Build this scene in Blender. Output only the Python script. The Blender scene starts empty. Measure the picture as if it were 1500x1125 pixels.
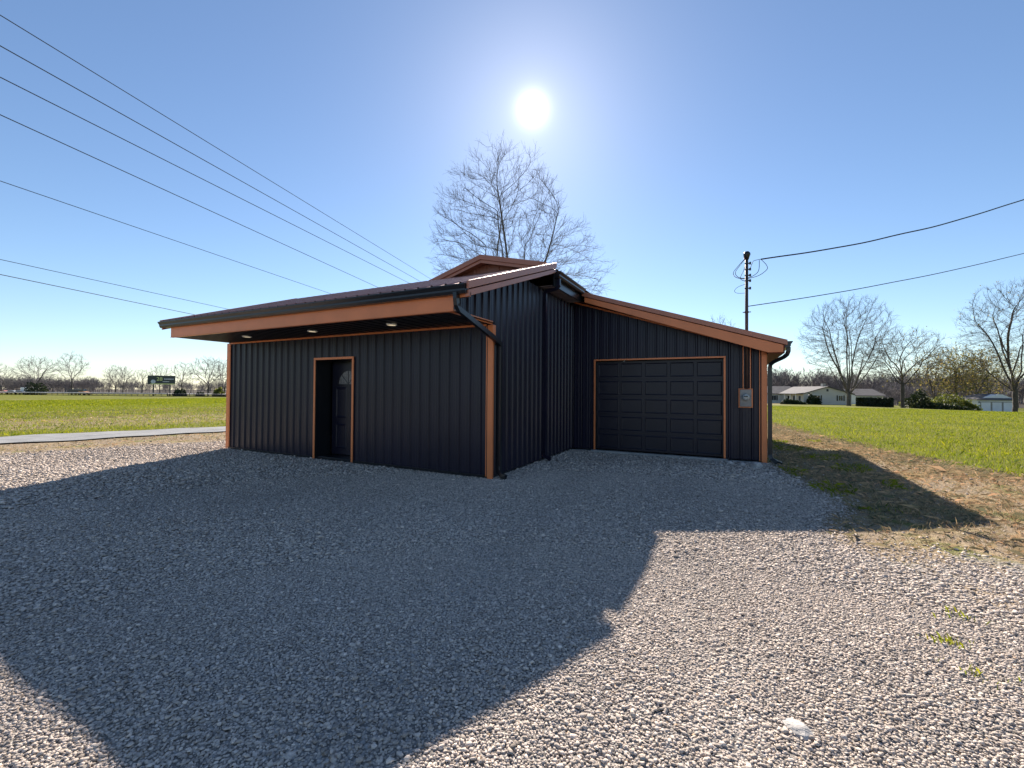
import bpy, math, random
import numpy as np
from mathutils import Vector, Matrix
random.seed(7)
RNG = np.random.default_rng(11)
S = bpy.context.scene
COL = S.collection

# ------------------------------------------------------------------ camera
F_PX, PITCH, ROLL, YAW = 626.3, 0.844, 0.402, 26.893
CAM = np.array([3.327, -5.859, 1.393])
_y, _p, _r = (math.radians(a) for a in (YAW, PITCH, ROLL))
F0 = np.array([-math.sin(_y), math.cos(_y), 0]); R0 = np.array([math.cos(_y), math.sin(_y), 0]); U0 = np.array([0, 0, 1.])
FW = F0*math.cos(_p)+U0*math.sin(_p); UP = U0*math.cos(_p)-F0*math.sin(_p)
RT = R0*math.cos(_r)+UP*math.sin(_r); UP = UP*math.cos(_r)-R0*math.sin(_r)
cd = bpy.data.cameras.new('camera'); cam = bpy.data.objects.new('camera', cd); COL.objects.link(cam)
cd.sensor_width = 36; cd.lens = 36*F_PX/1500; cd.clip_start = .05; cd.clip_end = 3000
M = Matrix([[RT[i], UP[i], -FW[i], CAM[i]] for i in range(3)]+[[0, 0, 0, 1]])
cam.matrix_world = M
S.camera = cam

def at(px, py, depth):
    """a photograph direction turned into a world point at a forward distance"""
    return CAM+depth*(FW+RT*(px-750)/F_PX-UP*(py-562.5)/F_PX)

# ------------------------------------------------------------------ light
SUN = np.array([-.34405, .75900, .55277])
el = math.asin(SUN[2]); rot = math.atan2(SUN[0], SUN[1])
ld = bpy.data.lights.new('sun', 'SUN'); ld.energy = 5.0; ld.angle = math.radians(.53); ld.color = (1, .91, .80)
lo = bpy.data.objects.new('sun', ld); COL.objects.link(lo)
lo.rotation_euler = Vector(SUN).to_track_quat('Z', 'Y').to_euler(); lo.location = (0, 0, 40)
W = bpy.data.worlds.new('World'); S.world = W; W.use_nodes = True
nt = W.node_tree; nt.nodes.clear()
def N(t, kind, **kw):
    n = t.nodes.new(kind)
    for k, v in kw.items(): setattr(n, k, v)
    return n
out = N(nt, 'ShaderNodeOutputWorld'); bg = N(nt, 'ShaderNodeBackground'); sky = N(nt, 'ShaderNodeTexSky')
sky.sky_type = 'NISHITA'; sky.sun_disc = False; sky.sun_elevation = el; sky.sun_rotation = rot
sky.altitude = 200; sky.air_density = 1.0; sky.dust_density = .15; sky.ozone_density = 3.6
bg.inputs[1].default_value = .070
nt.links.new(sky.outputs[0], bg.inputs[0])
# the sun's own disc and the bright air right round it, as light of the sky
tc = N(nt, 'ShaderNodeTexCoord'); dt = N(nt, 'ShaderNodeVectorMath', operation='DOT_PRODUCT'); dt.inputs[1].default_value = SUN
nt.links.new(tc.outputs['Generated'], dt.inputs[0])
ac = N(nt, 'ShaderNodeMath', operation='ARCCOSINE'); nt.links.new(dt.outputs['Value'], ac.inputs[0])
def glow(scale, amp):
    a = N(nt, 'ShaderNodeMath', operation='MULTIPLY'); a.inputs[1].default_value = -1/scale; nt.links.new(ac.outputs[0], a.inputs[0])
    b = N(nt, 'ShaderNodeMath', operation='EXPONENT'); nt.links.new(a.outputs[0], b.inputs[0])
    c = N(nt, 'ShaderNodeMath', operation='MULTIPLY'); c.inputs[1].default_value = amp; nt.links.new(b.outputs[0], c.inputs[0])
    return c
g1 = glow(.0105, 2.6); g2 = glow(.085, .15)
ad = N(nt, 'ShaderNodeMath', operation='ADD'); nt.links.new(g1.outputs[0], ad.inputs[0]); nt.links.new(g2.outputs[0], ad.inputs[1])
bg2 = N(nt, 'ShaderNodeBackground'); bg2.inputs[0].default_value = (1, .95, .93, 1); nt.links.new(ad.outputs[0], bg2.inputs[1])
sh = N(nt, 'ShaderNodeAddShader'); nt.links.new(bg.outputs[0], sh.inputs[0]); nt.links.new(bg2.outputs[0], sh.inputs[1])
nt.links.new(sh.outputs[0], out.inputs[0])
S.view_settings.view_transform = 'Standard'; S.view_settings.look = 'None'; S.view_settings.exposure = 1.1; S.view_settings.gamma = 1
S.cycles.max_bounces = 6; S.cycles.diffuse_bounces = 3; S.cycles.glossy_bounces = 3; S.cycles.use_denoising = True

# ------------------------------------------------------------------ materials
MATS = {}
def mat(name, col, rough=.6, metal=0., var=.12, scale=6., bump=0., bscale=40., spec=.5, coat=0., attr=None, emit=None):
    """plain procedural material: base colour broken up by noise, noise bump"""
    m = bpy.data.materials.new(name); m.use_nodes = True; t = m.node_tree
    b = t.nodes['Principled BSDF']; b.inputs['Roughness'].default_value = rough; b.inputs['Metallic'].default_value = metal
    b.inputs['Specular IOR Level'].default_value = spec
    b.inputs['Coat Weight'].default_value = coat
    ge = N(t, 'ShaderNodeNewGeometry')
    nz = N(t, 'ShaderNodeTexNoise'); nz.inputs['Scale'].default_value = scale; nz.inputs['Detail'].default_value = 6
    t.links.new(ge.outputs['Position'], nz.inputs['Vector'])
    rp = N(t, 'ShaderNodeMapRange'); rp.inputs[1].default_value = .25; rp.inputs[2].default_value = .75
    rp.inputs[3].default_value = 1-var; rp.inputs[4].default_value = 1+var
    t.links.new(nz.outputs[0], rp.inputs[0])
    src = rp.outputs[0]
    if attr:
        an = N(t, 'ShaderNodeAttribute', attribute_name=attr); mm = N(t, 'ShaderNodeMath', operation='MULTIPLY')
        t.links.new(src, mm.inputs[0]); t.links.new(an.outputs['Fac'], mm.inputs[1]); src = mm.outputs[0]
    vm = N(t, 'ShaderNodeVectorMath', operation='SCALE'); vm.inputs[0].default_value = col
    t.links.new(src, vm.inputs['Scale']); t.links.new(vm.outputs[0], b.inputs['Base Color'])
    if bump:
        n2 = N(t, 'ShaderNodeTexNoise'); n2.inputs['Scale'].default_value = bscale; n2.inputs['Detail'].default_value = 4
        t.links.new(ge.outputs['Position'], n2.inputs['Vector'])
        bp = N(t, 'ShaderNodeBump'); bp.inputs['Strength'].default_value = bump; bp.inputs['Distance'].default_value = .02
        t.links.new(n2.outputs[0], bp.inputs['Height']); t.links.new(bp.outputs[0], b.inputs['Normal'])
    if emit:
        b.inputs['Emission Color'].default_value = (*emit[:3], 1); b.inputs['Emission Strength'].default_value = emit[3]
    MATS[name] = m
    return m

navy = mat('black_siding', (.0110, .0098, .0255), .34, 0, .18, 1.3, .16, 1.6, .36)
black = mat('black_gutter', (.012, .014, .018), .28, 0, .12, 3, .03, 6, .5)
doorm = mat('black_door', (.0095, .0090, .0215), .34, 0, .15, 2, .05, 60, .36)
soffm = mat('black_soffit', (.012, .013, .016), .4, 0, .1, 3)
copper = mat('copper_trim', (.70, .215, .078), .36, .12, .10, 2.5, .06, 3.5, .5)
copper_dull = mat('copper_rake', (.42, .165, .105), .38, .25, .10, 2.5, .05, 3.5, .5)
roofm = mat('copper_roof', (.42, .20, .145), .29, .55, .12, 1.5, .05, 3, .5)
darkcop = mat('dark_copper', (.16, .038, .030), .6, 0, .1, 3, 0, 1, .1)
gablem = mat('copper_siding', (.26, .105, .075), .42, .2, .12, 2, .05, 3, .5)
conc = mat('concrete', (.33, .325, .31), .85, 0, .25, 5, .4, 30)
woodboard = mat('soffit_board', (.17, .135, .15), .5, 0, .2, 4)
grey_metal = mat('grey_metal', (.25, .24, .235), .45, .4, .2, 9)
pipe_m = mat('rusty_pipe', (.085, .050, .042), .6, .2, .3, 8, .1, 40)
rubber = mat('black_cable', (.014, .014, .015), .6, 0, .1)
wire_m = mat('wire_metal', (.05, .055, .065), .5, .2, .1)
glass_m = mat('dial_glass', (.38, .39, .38), .12, 0, .25, 40, 0, 1, .8)
frost = mat('frosted_glass', (.17, .16, .155), .2, 0, .5, 45, .3, 60, .6)
lampm = mat('lamp_lens', (.9, .8, .6), .4, 0, 0, 1, 0, 1, .5, 0, None, (1, .80, .50, .32))
white = mat('white_paint', (.74, .74, .74), .5, 0, .08, .6)
sidingb = mat('beige_siding', (.60, .565, .51), .7, 0, .08, .5)
shingle = mat('grey_shingle', (.115, .105, .105), .85, 0, .25, 1.2, .3, 4)
darkwin = mat('window_glass', (.025, .03, .035), .08, 0, .2, 1, 0, 1, .7)
bark = mat('bark', (.115, .098, .085), .9, 0, .35, 3, .5, 12)
barkd = mat('dark_bark', (.075, .062, .053), .9, 0, .35, 3, .5, 12)
twig = mat('twig', (.098, .080, .068), .9, 0, .3, 2)
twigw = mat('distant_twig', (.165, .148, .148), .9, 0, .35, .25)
rockm = mat('limestone', (.44, .41, .38), .9, 0, .3, 14, .7, 30)
stonem = mat('gravel_stone', (.55, .463, .393), .92, 0, .22, 60, .35, 130, .25, 0, 'tone')
tyre = mat('tyre', (.02, .02, .02), .8)
def leafmat(name, col, trans=.35):
    m = bpy.data.materials.new(name); m.use_nodes = True; t = m.node_tree
    b = t.nodes['Principled BSDF']; b.inputs['Roughness'].default_value = .55; b.inputs['Specular IOR Level'].default_value = .3
    an = N(t, 'ShaderNodeAttribute', attribute_name='tone')
    vm = N(t, 'ShaderNodeVectorMath', operation='MULTIPLY'); vm.inputs[0].default_value = col
    cv = N(t, 'ShaderNodeCombineXYZ')
    # tone shifts both value and hue: paler blades are yellower
    m1 = N(t, 'ShaderNodeMath', operation='POWER'); m1.inputs[1].default_value = 1.5
    t.links.new(an.outputs['Fac'], m1.inputs[0]); t.links.new(m1.outputs[0], cv.inputs[0])
    t.links.new(an.outputs['Fac'], cv.inputs[1]); t.links.new(an.outputs['Fac'], cv.inputs[2])
    t.links.new(cv.outputs[0], vm.inputs[1]); t.links.new(vm.outputs[0], b.inputs['Base Color'])
    tr = N(t, 'ShaderNodeBsdfTranslucent'); t.links.new(vm.outputs[0], tr.inputs[0])
    mx = N(t, 'ShaderNodeMixShader'); mx.inputs[0].default_value = trans
    o = t.nodes['Material Output']
    t.links.new(b.outputs[0], mx.inputs[1]); t.links.new(tr.outputs[0], mx.inputs[2]); t.links.new(mx.outputs[0], o.inputs[0])
    return m
grass_m = leafmat('grass_blade', (.23, .262, .013), .5)
dry_m = leafmat('dry_blade', (.385, .295, .17), .3)
bud_m = leafmat('young_leaf', (.25, .215, .06), .5)
ever_m = leafmat('evergreen_leaf', (.030, .045, .016), .2)
shrub_m = leafmat('shrub_leaf', (.14, .16, .03), .45)
hedge_m = leafmat('hedge_leaf', (.022, .032, .014), .15)

# ------------------------------------------------------------------ mesh helpers
def link(name, me, parent=None, m=None):
    o = bpy.data.objects.new(name, me); COL.objects.link(o)
    if m: me.materials.append(m)
    if parent: o.parent = parent
    return o
def tag(o, label=None, cat=None, group=None, kind=None):
    if label: o['label'] = label
    if cat: o['category'] = cat
    if group: o['group'] = group
    if kind: o['kind'] = kind
    return o
def thing(name, loc=(0, 0, 0), label=None, cat=None, group=None, rz=0):
    o = bpy.data.objects.new(name, None); COL.objects.link(o); o.location = loc; o.rotation_euler = (0, 0, rz)
    o.empty_display_size = .2
    return tag(o, label, cat, group)
class MB:
    def __init__(s): s.v = []; s.f = []
    def quad(s, *p):
        i = len(s.v); s.v += [tuple(map(float, q)) for q in p]; s.f.append(tuple(range(i, i+len(p)))); return s
    def prism(s, poly, axis, a, b):
        """poly: 2-D outline in the two other axes (order x,y,z with axis removed)"""
        n = len(poly)
        def P(u, v, w): return {'x': (w, u, v), 'y': (u, w, v), 'z': (u, v, w)}[axis]
        i = len(s.v)
        s.v += [P(u, v, a) for u, v in poly]+[P(u, v, b) for u, v in poly]
        s.f.append(tuple(range(i+n-1, i-1, -1))); s.f.append(tuple(range(i+n, i+2*n)))
        for k in range(n): s.f.append((i+k, i+(k+1) % n, i+n+(k+1) % n, i+n+k))
        return s
    def box(s, x0, x1, y0, y1, z0, z1): return s.prism([(x0, y0), (x1, y0), (x1, y1), (x0, y1)], 'z', z0, z1)
    def tube(s, pts, r, n=8, cap=True):
        pts = [Vector(p) for p in pts]; rs = r if isinstance(r, (list, tuple)) else [r]*len(pts)
        i0 = len(s.v); ref = None
        for k, p in enumerate(pts):
            d = (pts[min(k+1, len(pts)-1)]-pts[max(k-1, 0)]).normalized()
            if ref is None: ref = d.orthogonal().normalized()
            ref = (ref-d*ref.dot(d)).normalized(); b = d.cross(ref)
            for j in range(n):
                a = 2*math.pi*j/n; s.v.append(tuple(p+(ref*math.cos(a)+b*math.sin(a))*rs[k]))
        for k in range(len(pts)-1):
            for j in range(n):
                a = i0+k*n+j; b2 = i0+k*n+(j+1) % n; s.f.append((a, b2, b2+n, a+n))
        if cap:
            s.f.append(tuple(i0+j for j in reversed(range(n)))); e = i0+(len(pts)-1)*n; s.f.append(tuple(e+j for j in range(n)))
        return s
    def sweep(s, pts, prof, up=(0, 0, 1)):
        """rectangular profile (w,h) swept along points"""
        pts = [Vector(p) for p in pts]; i0 = len(s.v); n = len(prof); up = Vector(up)
        for k, p in enumerate(pts):
            d = (pts[min(k+1, len(pts)-1)]-pts[max(k-1, 0)]).normalized()
            a = d.cross(up)
            if a.length < 1e-3: a = Vector((1, 0, 0))
            a.normalize(); b = a.cross(d)
            for u, v in prof: s.v.append(tuple(p+a*u+b*v))
        for k in range(len(pts)-1):
            for j in range(n):
                q = i0+k*n+j; w = i0+k*n+(j+1) % n; s.f.append((q, w, w+n, q+n))
        s.f.append(tuple(i0+j for j in reversed(range(n)))); e = i0+(len(pts)-1)*n; s.f.append(tuple(e+j for j in range(n)))
        return s
    def build(s, name, m, parent=None, smooth=False, bevel=0):
        me = bpy.data.meshes.new(name); me.from_pydata(s.v, [], s.f); me.update()
        o = link(name, me, parent, m)
        if smooth: me.shade_smooth()
        if bevel:
            md = o.modifiers.new('bevel', 'BEVEL'); md.width = bevel; md.segments = 2; md.limit_method = 'ANGLE'
        return o
def np_mesh(name, V, F, m, parent=None, tone=None, smooth=False):
    """V (n,3), F (k,3|4) arrays -> object"""
    V = np.ascontiguousarray(V, np.float32); k = F.shape[1]; F = np.ascontiguousarray(F, np.int32)
    me = bpy.data.meshes.new(name); me.vertices.add(len(V)); me.vertices.foreach_set('co', V.ravel())
    me.loops.add(F.size); me.loops.foreach_set('vertex_index', F.ravel())
    me.polygons.add(len(F)); me.polygons.foreach_set('loop_start', np.arange(0, F.size, k, dtype=np.int32))
    me.polygons.foreach_set('loop_total', np.full(len(F), k, np.int32))
    if smooth: me.polygons.foreach_set('use_smooth', np.ones(len(F), bool))
    if tone is not None:
        a = me.attributes.new('tone', 'FLOAT', 'POINT'); a.data.foreach_set('value', np.ascontiguousarray(tone, np.float32))
    me.update(calc_edges=True)
    return link(name, me, parent, m)
def ribbed(mb, u0, u1, bot, top, place, pitch=.205, h=.026, phase=0., minor=.003):
    """ribbed sheet: profile along u, standing from bot(u) to top(u); place(u,v,n) -> xyz, n = out of the wall"""
    B = []
    k0 = math.floor((u0-phase)/pitch)-1
    for k in range(k0, int((u1-phase)/pitch)+3):
        c = phase+k*pitch
        for du, n in ((-.027, 0), (-.011, h), (.011, h), (.027, 0), (.070, 0), (.078, minor), (.094, minor), (.102, 0), (.132, 0), (.140, minor), (.156, minor), (.164, 0)):
            if pitch > .18 or abs(du) < .03: B.append((c+du, n))
    B = [b for b in B if u0+1e-4 < b[0] < u1-1e-4]
    B = [(u0, 0)]+B+[(u1, 0)]
    for (a, na), (b, nb) in zip(B[:-1], B[1:]):
        mb.quad(place(a, bot(a), na), place(b, bot(b), nb), place(b, top(b), nb), place(a, top(a), na))
    return mb

# ------------------------------------------------------------------ terrain
def ss(a, b, x):
    t = np.clip((np.asarray(x, float)-a)/(b-a), 0, 1); return t*t*(3-2*t)
def gravel_zone(x, y):
    dl = (x+9.74)*.96-(y+2.83)*.28
    xr = np.interp(y, [-9, -4, -2.2, -1, 0, 1.4, 2.4, 3.3, 4, 20], [8.5, 6.6, 5.3, 4.55, 4.45, 4.42, 4.2, 4.05, 3.9, 3.9])
    s = np.minimum(dl, xr-x); s = np.minimum(s, (14-y)*.8)
    strip = .42-np.hypot((x-5.15)*.75+(y+1.5)*.5, ((y+1.5)*.8-(x-5.15)*.5)*.35)
    s = np.maximum(s, strip)
    v = .5+s/1.3-.55*np.exp(-((x-4.62)/.55)**2-((y+.55)/.6)**2)-.34*np.exp(-((x-4.75)/.35)**2-((y+2.6)/.9)**2)
    return np.clip(v, 0, 1)
def green_zone(x, y):
    xg = np.interp(y, [-6, -3, 0, 3.93, 6.74, 15.5, 60, 300], [13, 11, 9.2, 7.52, 6.55, 4.95, -2, -30])
    r = x-xg
    # left of the drive: beyond the road
    l = -((x+14.47)*.96-(y+1.74)*.28)+.1
    back = y-20
    return np.clip(.5+np.maximum(np.maximum(r, l), back)/1.8, 0, 1)
def H(x, y):
    x = np.asarray(x, float); y = np.asarray(y, float); d = np.hypot(x, y)
    z = -1.5*ss(20, 130, d)-1.2*ss(25, 62, x)*ss(60, 115, d)
    near = ss(2.2, 3.5, np.hypot(np.maximum(np.maximum(-7-x, x-4), 0), np.maximum(-y, 0))+1.2)
    z = z+near*(.012*np.sin(x*1.7+.6*y)+.010*np.sin(2.3*y-1.1*x+1)+.007*np.sin(4.1*x+2.9*y))*ss(40, 5, d)
    z = z+.05*ss(4.6, 6.2, x)*ss(14, -2, y)*ss(12, 6, x)
    return z
nr, na = 190, 420
rad = np.concatenate([[0], np.geomspace(.35, 900, nr-1)]); ang = np.linspace(0, 2*math.pi, na, endpoint=False)
RR, AA = np.meshgrid(rad, ang, indexing='ij')
GX = 1.5+RR*np.cos(AA); GY = -2.5+RR*np.sin(AA); GZ = H(GX, GY)
V = np.stack([GX, GY, GZ], -1).reshape(-1, 3)
ii = np.arange(nr-1)[:, None]*na+np.arange(na)[None]; jj = np.arange(nr-1)[:, None]*na+(np.arange(na)[None]+1) % na
Fq = np.stack([ii, jj, jj+na, ii+na], -1).reshape(-1, 4)[:, ::-1]
def ground_material():
    m = bpy.data.materials.new('ground'); m.use_nodes = True; t = m.node_tree; b = t.nodes['Principled BSDF']
    b.inputs['Roughness'].default_value = .95; b.inputs['Specular IOR Level'].default_value = .15
    ge = N(t, 'ShaderNodeNewGeometry')
    def noise(scale, detail=5, vec=None, rough=.55):
        n = N(t, 'ShaderNodeTexNoise'); n.inputs['Scale'].default_value = scale; n.inputs['Detail'].default_value = detail; n.inputs['Roughness'].default_value = rough
        t.links.new(vec or ge.outputs['Position'], n.inputs['Vector']); return n.outputs[0]
    def ramp(v, a, b_, c0=0., c1=1., smooth=True):
        r = N(t, 'ShaderNodeMapRange'); r.interpolation_type = 'SMOOTHSTEP' if smooth else 'LINEAR'
        t.links.new(v, r.inputs[0])
        for i, q in zip((1, 2, 3, 4), (a, b_, c0, c1)): r.inputs[i].default_value = q
        return r.outputs[0]
    def mix(f, a, b_):
        x = N(t, 'ShaderNodeMix', data_type='RGBA'); 
        if isinstance(f, float): x.inputs[0].default_value = f
        else: t.links.new(f, x.inputs[0])
        for i, q in ((6, a), (7, b_)):
            if isinstance(q, tuple): x.inputs[i].default_value = (*q, 1)
            else: t.links.new(q, x.inputs[i])
        return x.outputs[2]
    def math2(op, a, b_):
        x = N(t, 'ShaderNodeMath', operation=op)
        for i, q in ((0, a), (1, b_)):
            if isinstance(q, (int, float)): x.inputs[i].default_value = q
            else: t.links.new(q, x.inputs[i])
        return x.outputs[0]
    ag = N(t, 'ShaderNodeAttribute', attribute_name='gravel').outputs['Fac']
    an = N(t, 'ShaderNodeAttribute', attribute_name='green').outputs['Fac']
    n_big, n_mid, n_fin, n_vf = noise(.22, 4), noise(1.7, 5), noise(14, 5), noise(75, 3)
    mp = N(t, 'ShaderNodeMapping'); mp.inputs['Scale'].default_value = (.05, .22, .1); mp.inputs['Rotation'].default_value = (0, 0, .25)
    t.links.new(ge.outputs['Position'], mp.inputs[0]); n_band = noise(1., 4, mp.outputs[0])
    # gravel: voronoi pebbles
    vo = N(t, 'ShaderNodeTexVoronoi'); vo.inputs['Scale'].default_value = 46; t.links.new(ge.outputs['Position'], vo.inputs['Vector'])
    sep = N(t, 'ShaderNodeSeparateColor'); t.links.new(vo.outputs['Color'], sep.inputs[0])
    peb = mix(ramp(sep.outputs[0], 0, 1, 0, 1, False), (.27, .25, .23), (.53, .49, .455))
    peb = mix(ramp(sep.outputs[1], .86, .95), peb, (.42, .30, .20))
    gap = ramp(vo.outputs['Distance'], .30, .75)
    grav = mix(gap, peb, (.17, .155, .14))
    grav = mix(ramp(n_mid, .42, .72, 0, .35), grav, (.33, .27, .21))
    dirt = mix(n_fin, (.16, .115, .075), (.36, .275, .185)); dirt = mix(ramp(n_vf, .45, .7), dirt, (.43, .345, .245))
    straw = mix(ramp(n_fin, .3, .7), (.20, .14, .08), (.46, .355, .215)); straw = mix(ramp(n_mid, .52, .68), straw, (.17, .17, .05))
    dirt = mix(ramp(n_mid, .40, .60), dirt, straw)
    gr = mix(ramp(n_fin, .25, .75), (.075, .088, .005), (.20, .195, .014)); gr = mix(ramp(n_mid, .35, .7, 0, .35), gr, (.17, .16, .022))
    gr = mix(ramp(n_band, .56, .72, 0, .4), gr, mix(n_fin, (.22, .18, .07), (.36, .29, .15)))
    gr = mix(ramp(n_big, .42, .62, 0, .8), gr, mix(n_mid, (.065, .085, .004), (.175, .175, .011)))
    w = math2('ADD', math2('MULTIPLY', math2('SUBTRACT', n_mid, .5), .9), math2('MULTIPLY', math2('SUBTRACT', n_fin, .5), .5))
    fr_ = N(t, 'ShaderNodeAttribute', attribute_name='litter').outputs['Fac']
    ta = N(t, 'ShaderNodeAttribute', attribute_name='tan').outputs['Fac']
    gr = mix(math2('MULTIPLY', ta, ramp(n_mid, .30, .62)), gr, straw)
    gr = mix(fr_, gr, mix(n_fin, (.05, .04, .032), (.10, .08, .06)))
    fg = ramp(math2('ADD', ag, w), .40, .60); fn = ramp(math2('ADD', an, w), .42, .62)
    c = mix(fn, dirt, gr); c = mix(fg, c, grav)
    t.links.new(c, b.inputs['Base Color'])
    hgt = math2('ADD', math2('MULTIPLY', math2('SUBTRACT', 1., vo.outputs['Distance']), math2('MULTIPLY', fg, .9)),
                math2('MULTIPLY', math2('ADD', n_fin, math2('MULTIPLY', n_vf, .5)), math2('SUBTRACT', 1.4, fg)))
    bp = N(t, 'ShaderNodeBump'); bp.inputs['Strength'].default_value = .9; bp.inputs['Distance'].default_value = .022
    t.links.new(hgt, bp.inputs['Height']); t.links.new(bp.outputs[0], b.inputs['Normal'])
    return m
g = np_mesh('ground', V, Fq, ground_material(), smooth=True)
def litter_zone(x, y):
    u = (x-CAM[0])*F0[0]+(y-CAM[1])*F0[1]; v = (x-CAM[0])*R0[0]+(y-CAM[1])*R0[1]
    return np.where(v < 0, ss(176, 196, u), ss(116, 128, u))
def tan_zone(x, y):
    l = -((x+14.47)*.96-(y+1.74)*.28)
    return ss(1.2, 4.0, l)*ss(12.5, 8.0, l)
for nm, fn in (('tan', tan_zone), ('gravel', gravel_zone), ('green', green_zone), ('litter', litter_zone)):
    a = g.data.attributes.new(nm, 'FLOAT', 'POINT'); a.data.foreach_set('value', fn(V[:, 0], V[:, 1]).astype(np.float32))
tag(g, kind='structure')

def strip(name, line, halfw, m, lift=.02, n=60, kind='structure'):
    """a flat way laid on the ground along a line of points"""
    P = np.array(line, float); s = np.linspace(0, len(P)-1, n); c = np.stack([np.interp(s, range(len(P)), P[:, k]) for k in (0, 1)], 1)
    d = np.gradient(c, axis=0); d /= np.linalg.norm(d, axis=1)[:, None]; nn = np.stack([-d[:, 1], d[:, 0]], 1)
    js = np.linspace(-1, 1, 7); V = []
    for j in js:
        q = c+nn*halfw*j; V.append(np.column_stack([q, H(q[:, 0], q[:, 1])+lift]))
    V = np.concatenate(V); F = []
    for j in range(6):
        for i in range(n-1): F.append((j*n+i, j*n+i+1, (j+1)*n+i+1, (j+1)*n+i))
    o = np_mesh(name, V, np.array(F)[:, ::-1], m); return tag(o, kind=kind)
asph = mat('asphalt', (.235, .235, .235), .9, 0, .2, 2.5, .4, 60)
pale_road = mat('pale_road', (.50, .48, .45), .9, 0, .12, .3)
strip('road', [(-20, -25), (-13.3, -2.0), (-11.85, 2.7), (-8.5, 14), (4, 55)], 1.05, asph, .035, 200)
fa, fb = at(-260, 575, 172), at(330, 579, 150)
strip('highway', [(fa[0], fa[1]), (fb[0], fb[1]), tuple((fb+(fb-fa)*.6)[:2])], 5.0, pale_road, .9, 80)

# ------------------------------------------------------------------ gravel stones
t_ = (1+5**.5)/2
ICO = np.array([(-1, t_, 0), (1, t_, 0), (-1, -t_, 0), (1, -t_, 0), (0, -1, t_), (0, 1, t_), (0, -1, -t_), (0, 1, -t_), (t_, 0, -1), (t_, 0, 1), (-t_, 0, -1), (-t_, 0, 1)])/math.sqrt(1+t_*t_)
ICOF = np.array([(0, 11, 5), (0, 5, 1), (0, 1, 7), (0, 7, 10), (0, 10, 11), (1, 5, 9), (5, 11, 4), (11, 10, 2), (10, 7, 6), (7, 1, 8), (3, 9, 4), (3, 4, 2), (3, 2, 6), (3, 6, 8), (3, 8, 9), (4, 9, 5), (2, 4, 11), (6, 2, 10), (8, 6, 7), (9, 8, 1)])
def rotmats(n):
    q = RNG.normal(size=(n, 4)); q /= np.linalg.norm(q, axis=1)[:, None]; w, x, y, z = q.T
    return np.stack([np.stack([1-2*(y*y+z*z), 2*(x*y-z*w), 2*(x*z+y*w)], -1), np.stack([2*(x*y+z*w), 1-2*(x*x+z*z), 2*(y*z-x*w)], -1), np.stack([2*(x*z-y*w), 2*(y*z+x*w), 1-2*(x*x+y*y)], -1)], 1)
def in_view(x, y, margin):
    dx, dy = x-CAM[0], y-CAM[1]; f = dx*F0[0]+dy*F0[1]; l = dx*R0[0]+dy*R0[1]
    return (f > 1.0) & (np.abs(l) < 1.24*f+margin)
def inside_building(x, y):
    return ((x > -7.0) & (x < 0) & (y > -.02)) | ((x >= 0) & (x < 4.0) & (y > 3.78)) | ((x > .5) & (x < 3.31) & (y > 3.66))
def scatter(cell, dmin, dmax, margin=1.2):
    xs = np.arange(-17, 9, cell); ys = np.arange(-8, 6, cell)
    X, Y = np.meshgrid(xs, ys); X = (X+RNG.uniform(-.6, .6, X.shape)*cell).ravel(); Y = (Y+RNG.uniform(-.6, .6, Y.shape)*cell).ravel()
    d = np.hypot(X-CAM[0], Y-CAM[1]); k = (d >= dmin) & (d < dmax) & in_view(X, Y, margin) & ~inside_building(X, Y); return X[k], Y[k]
def lownoise(x, y): return .5+.25*np.sin(1.9*x+.7*y)+.25*np.sin(2.6*y-1.3*x+2)
VV, FF, TT, off = [], [], [], 0
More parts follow.
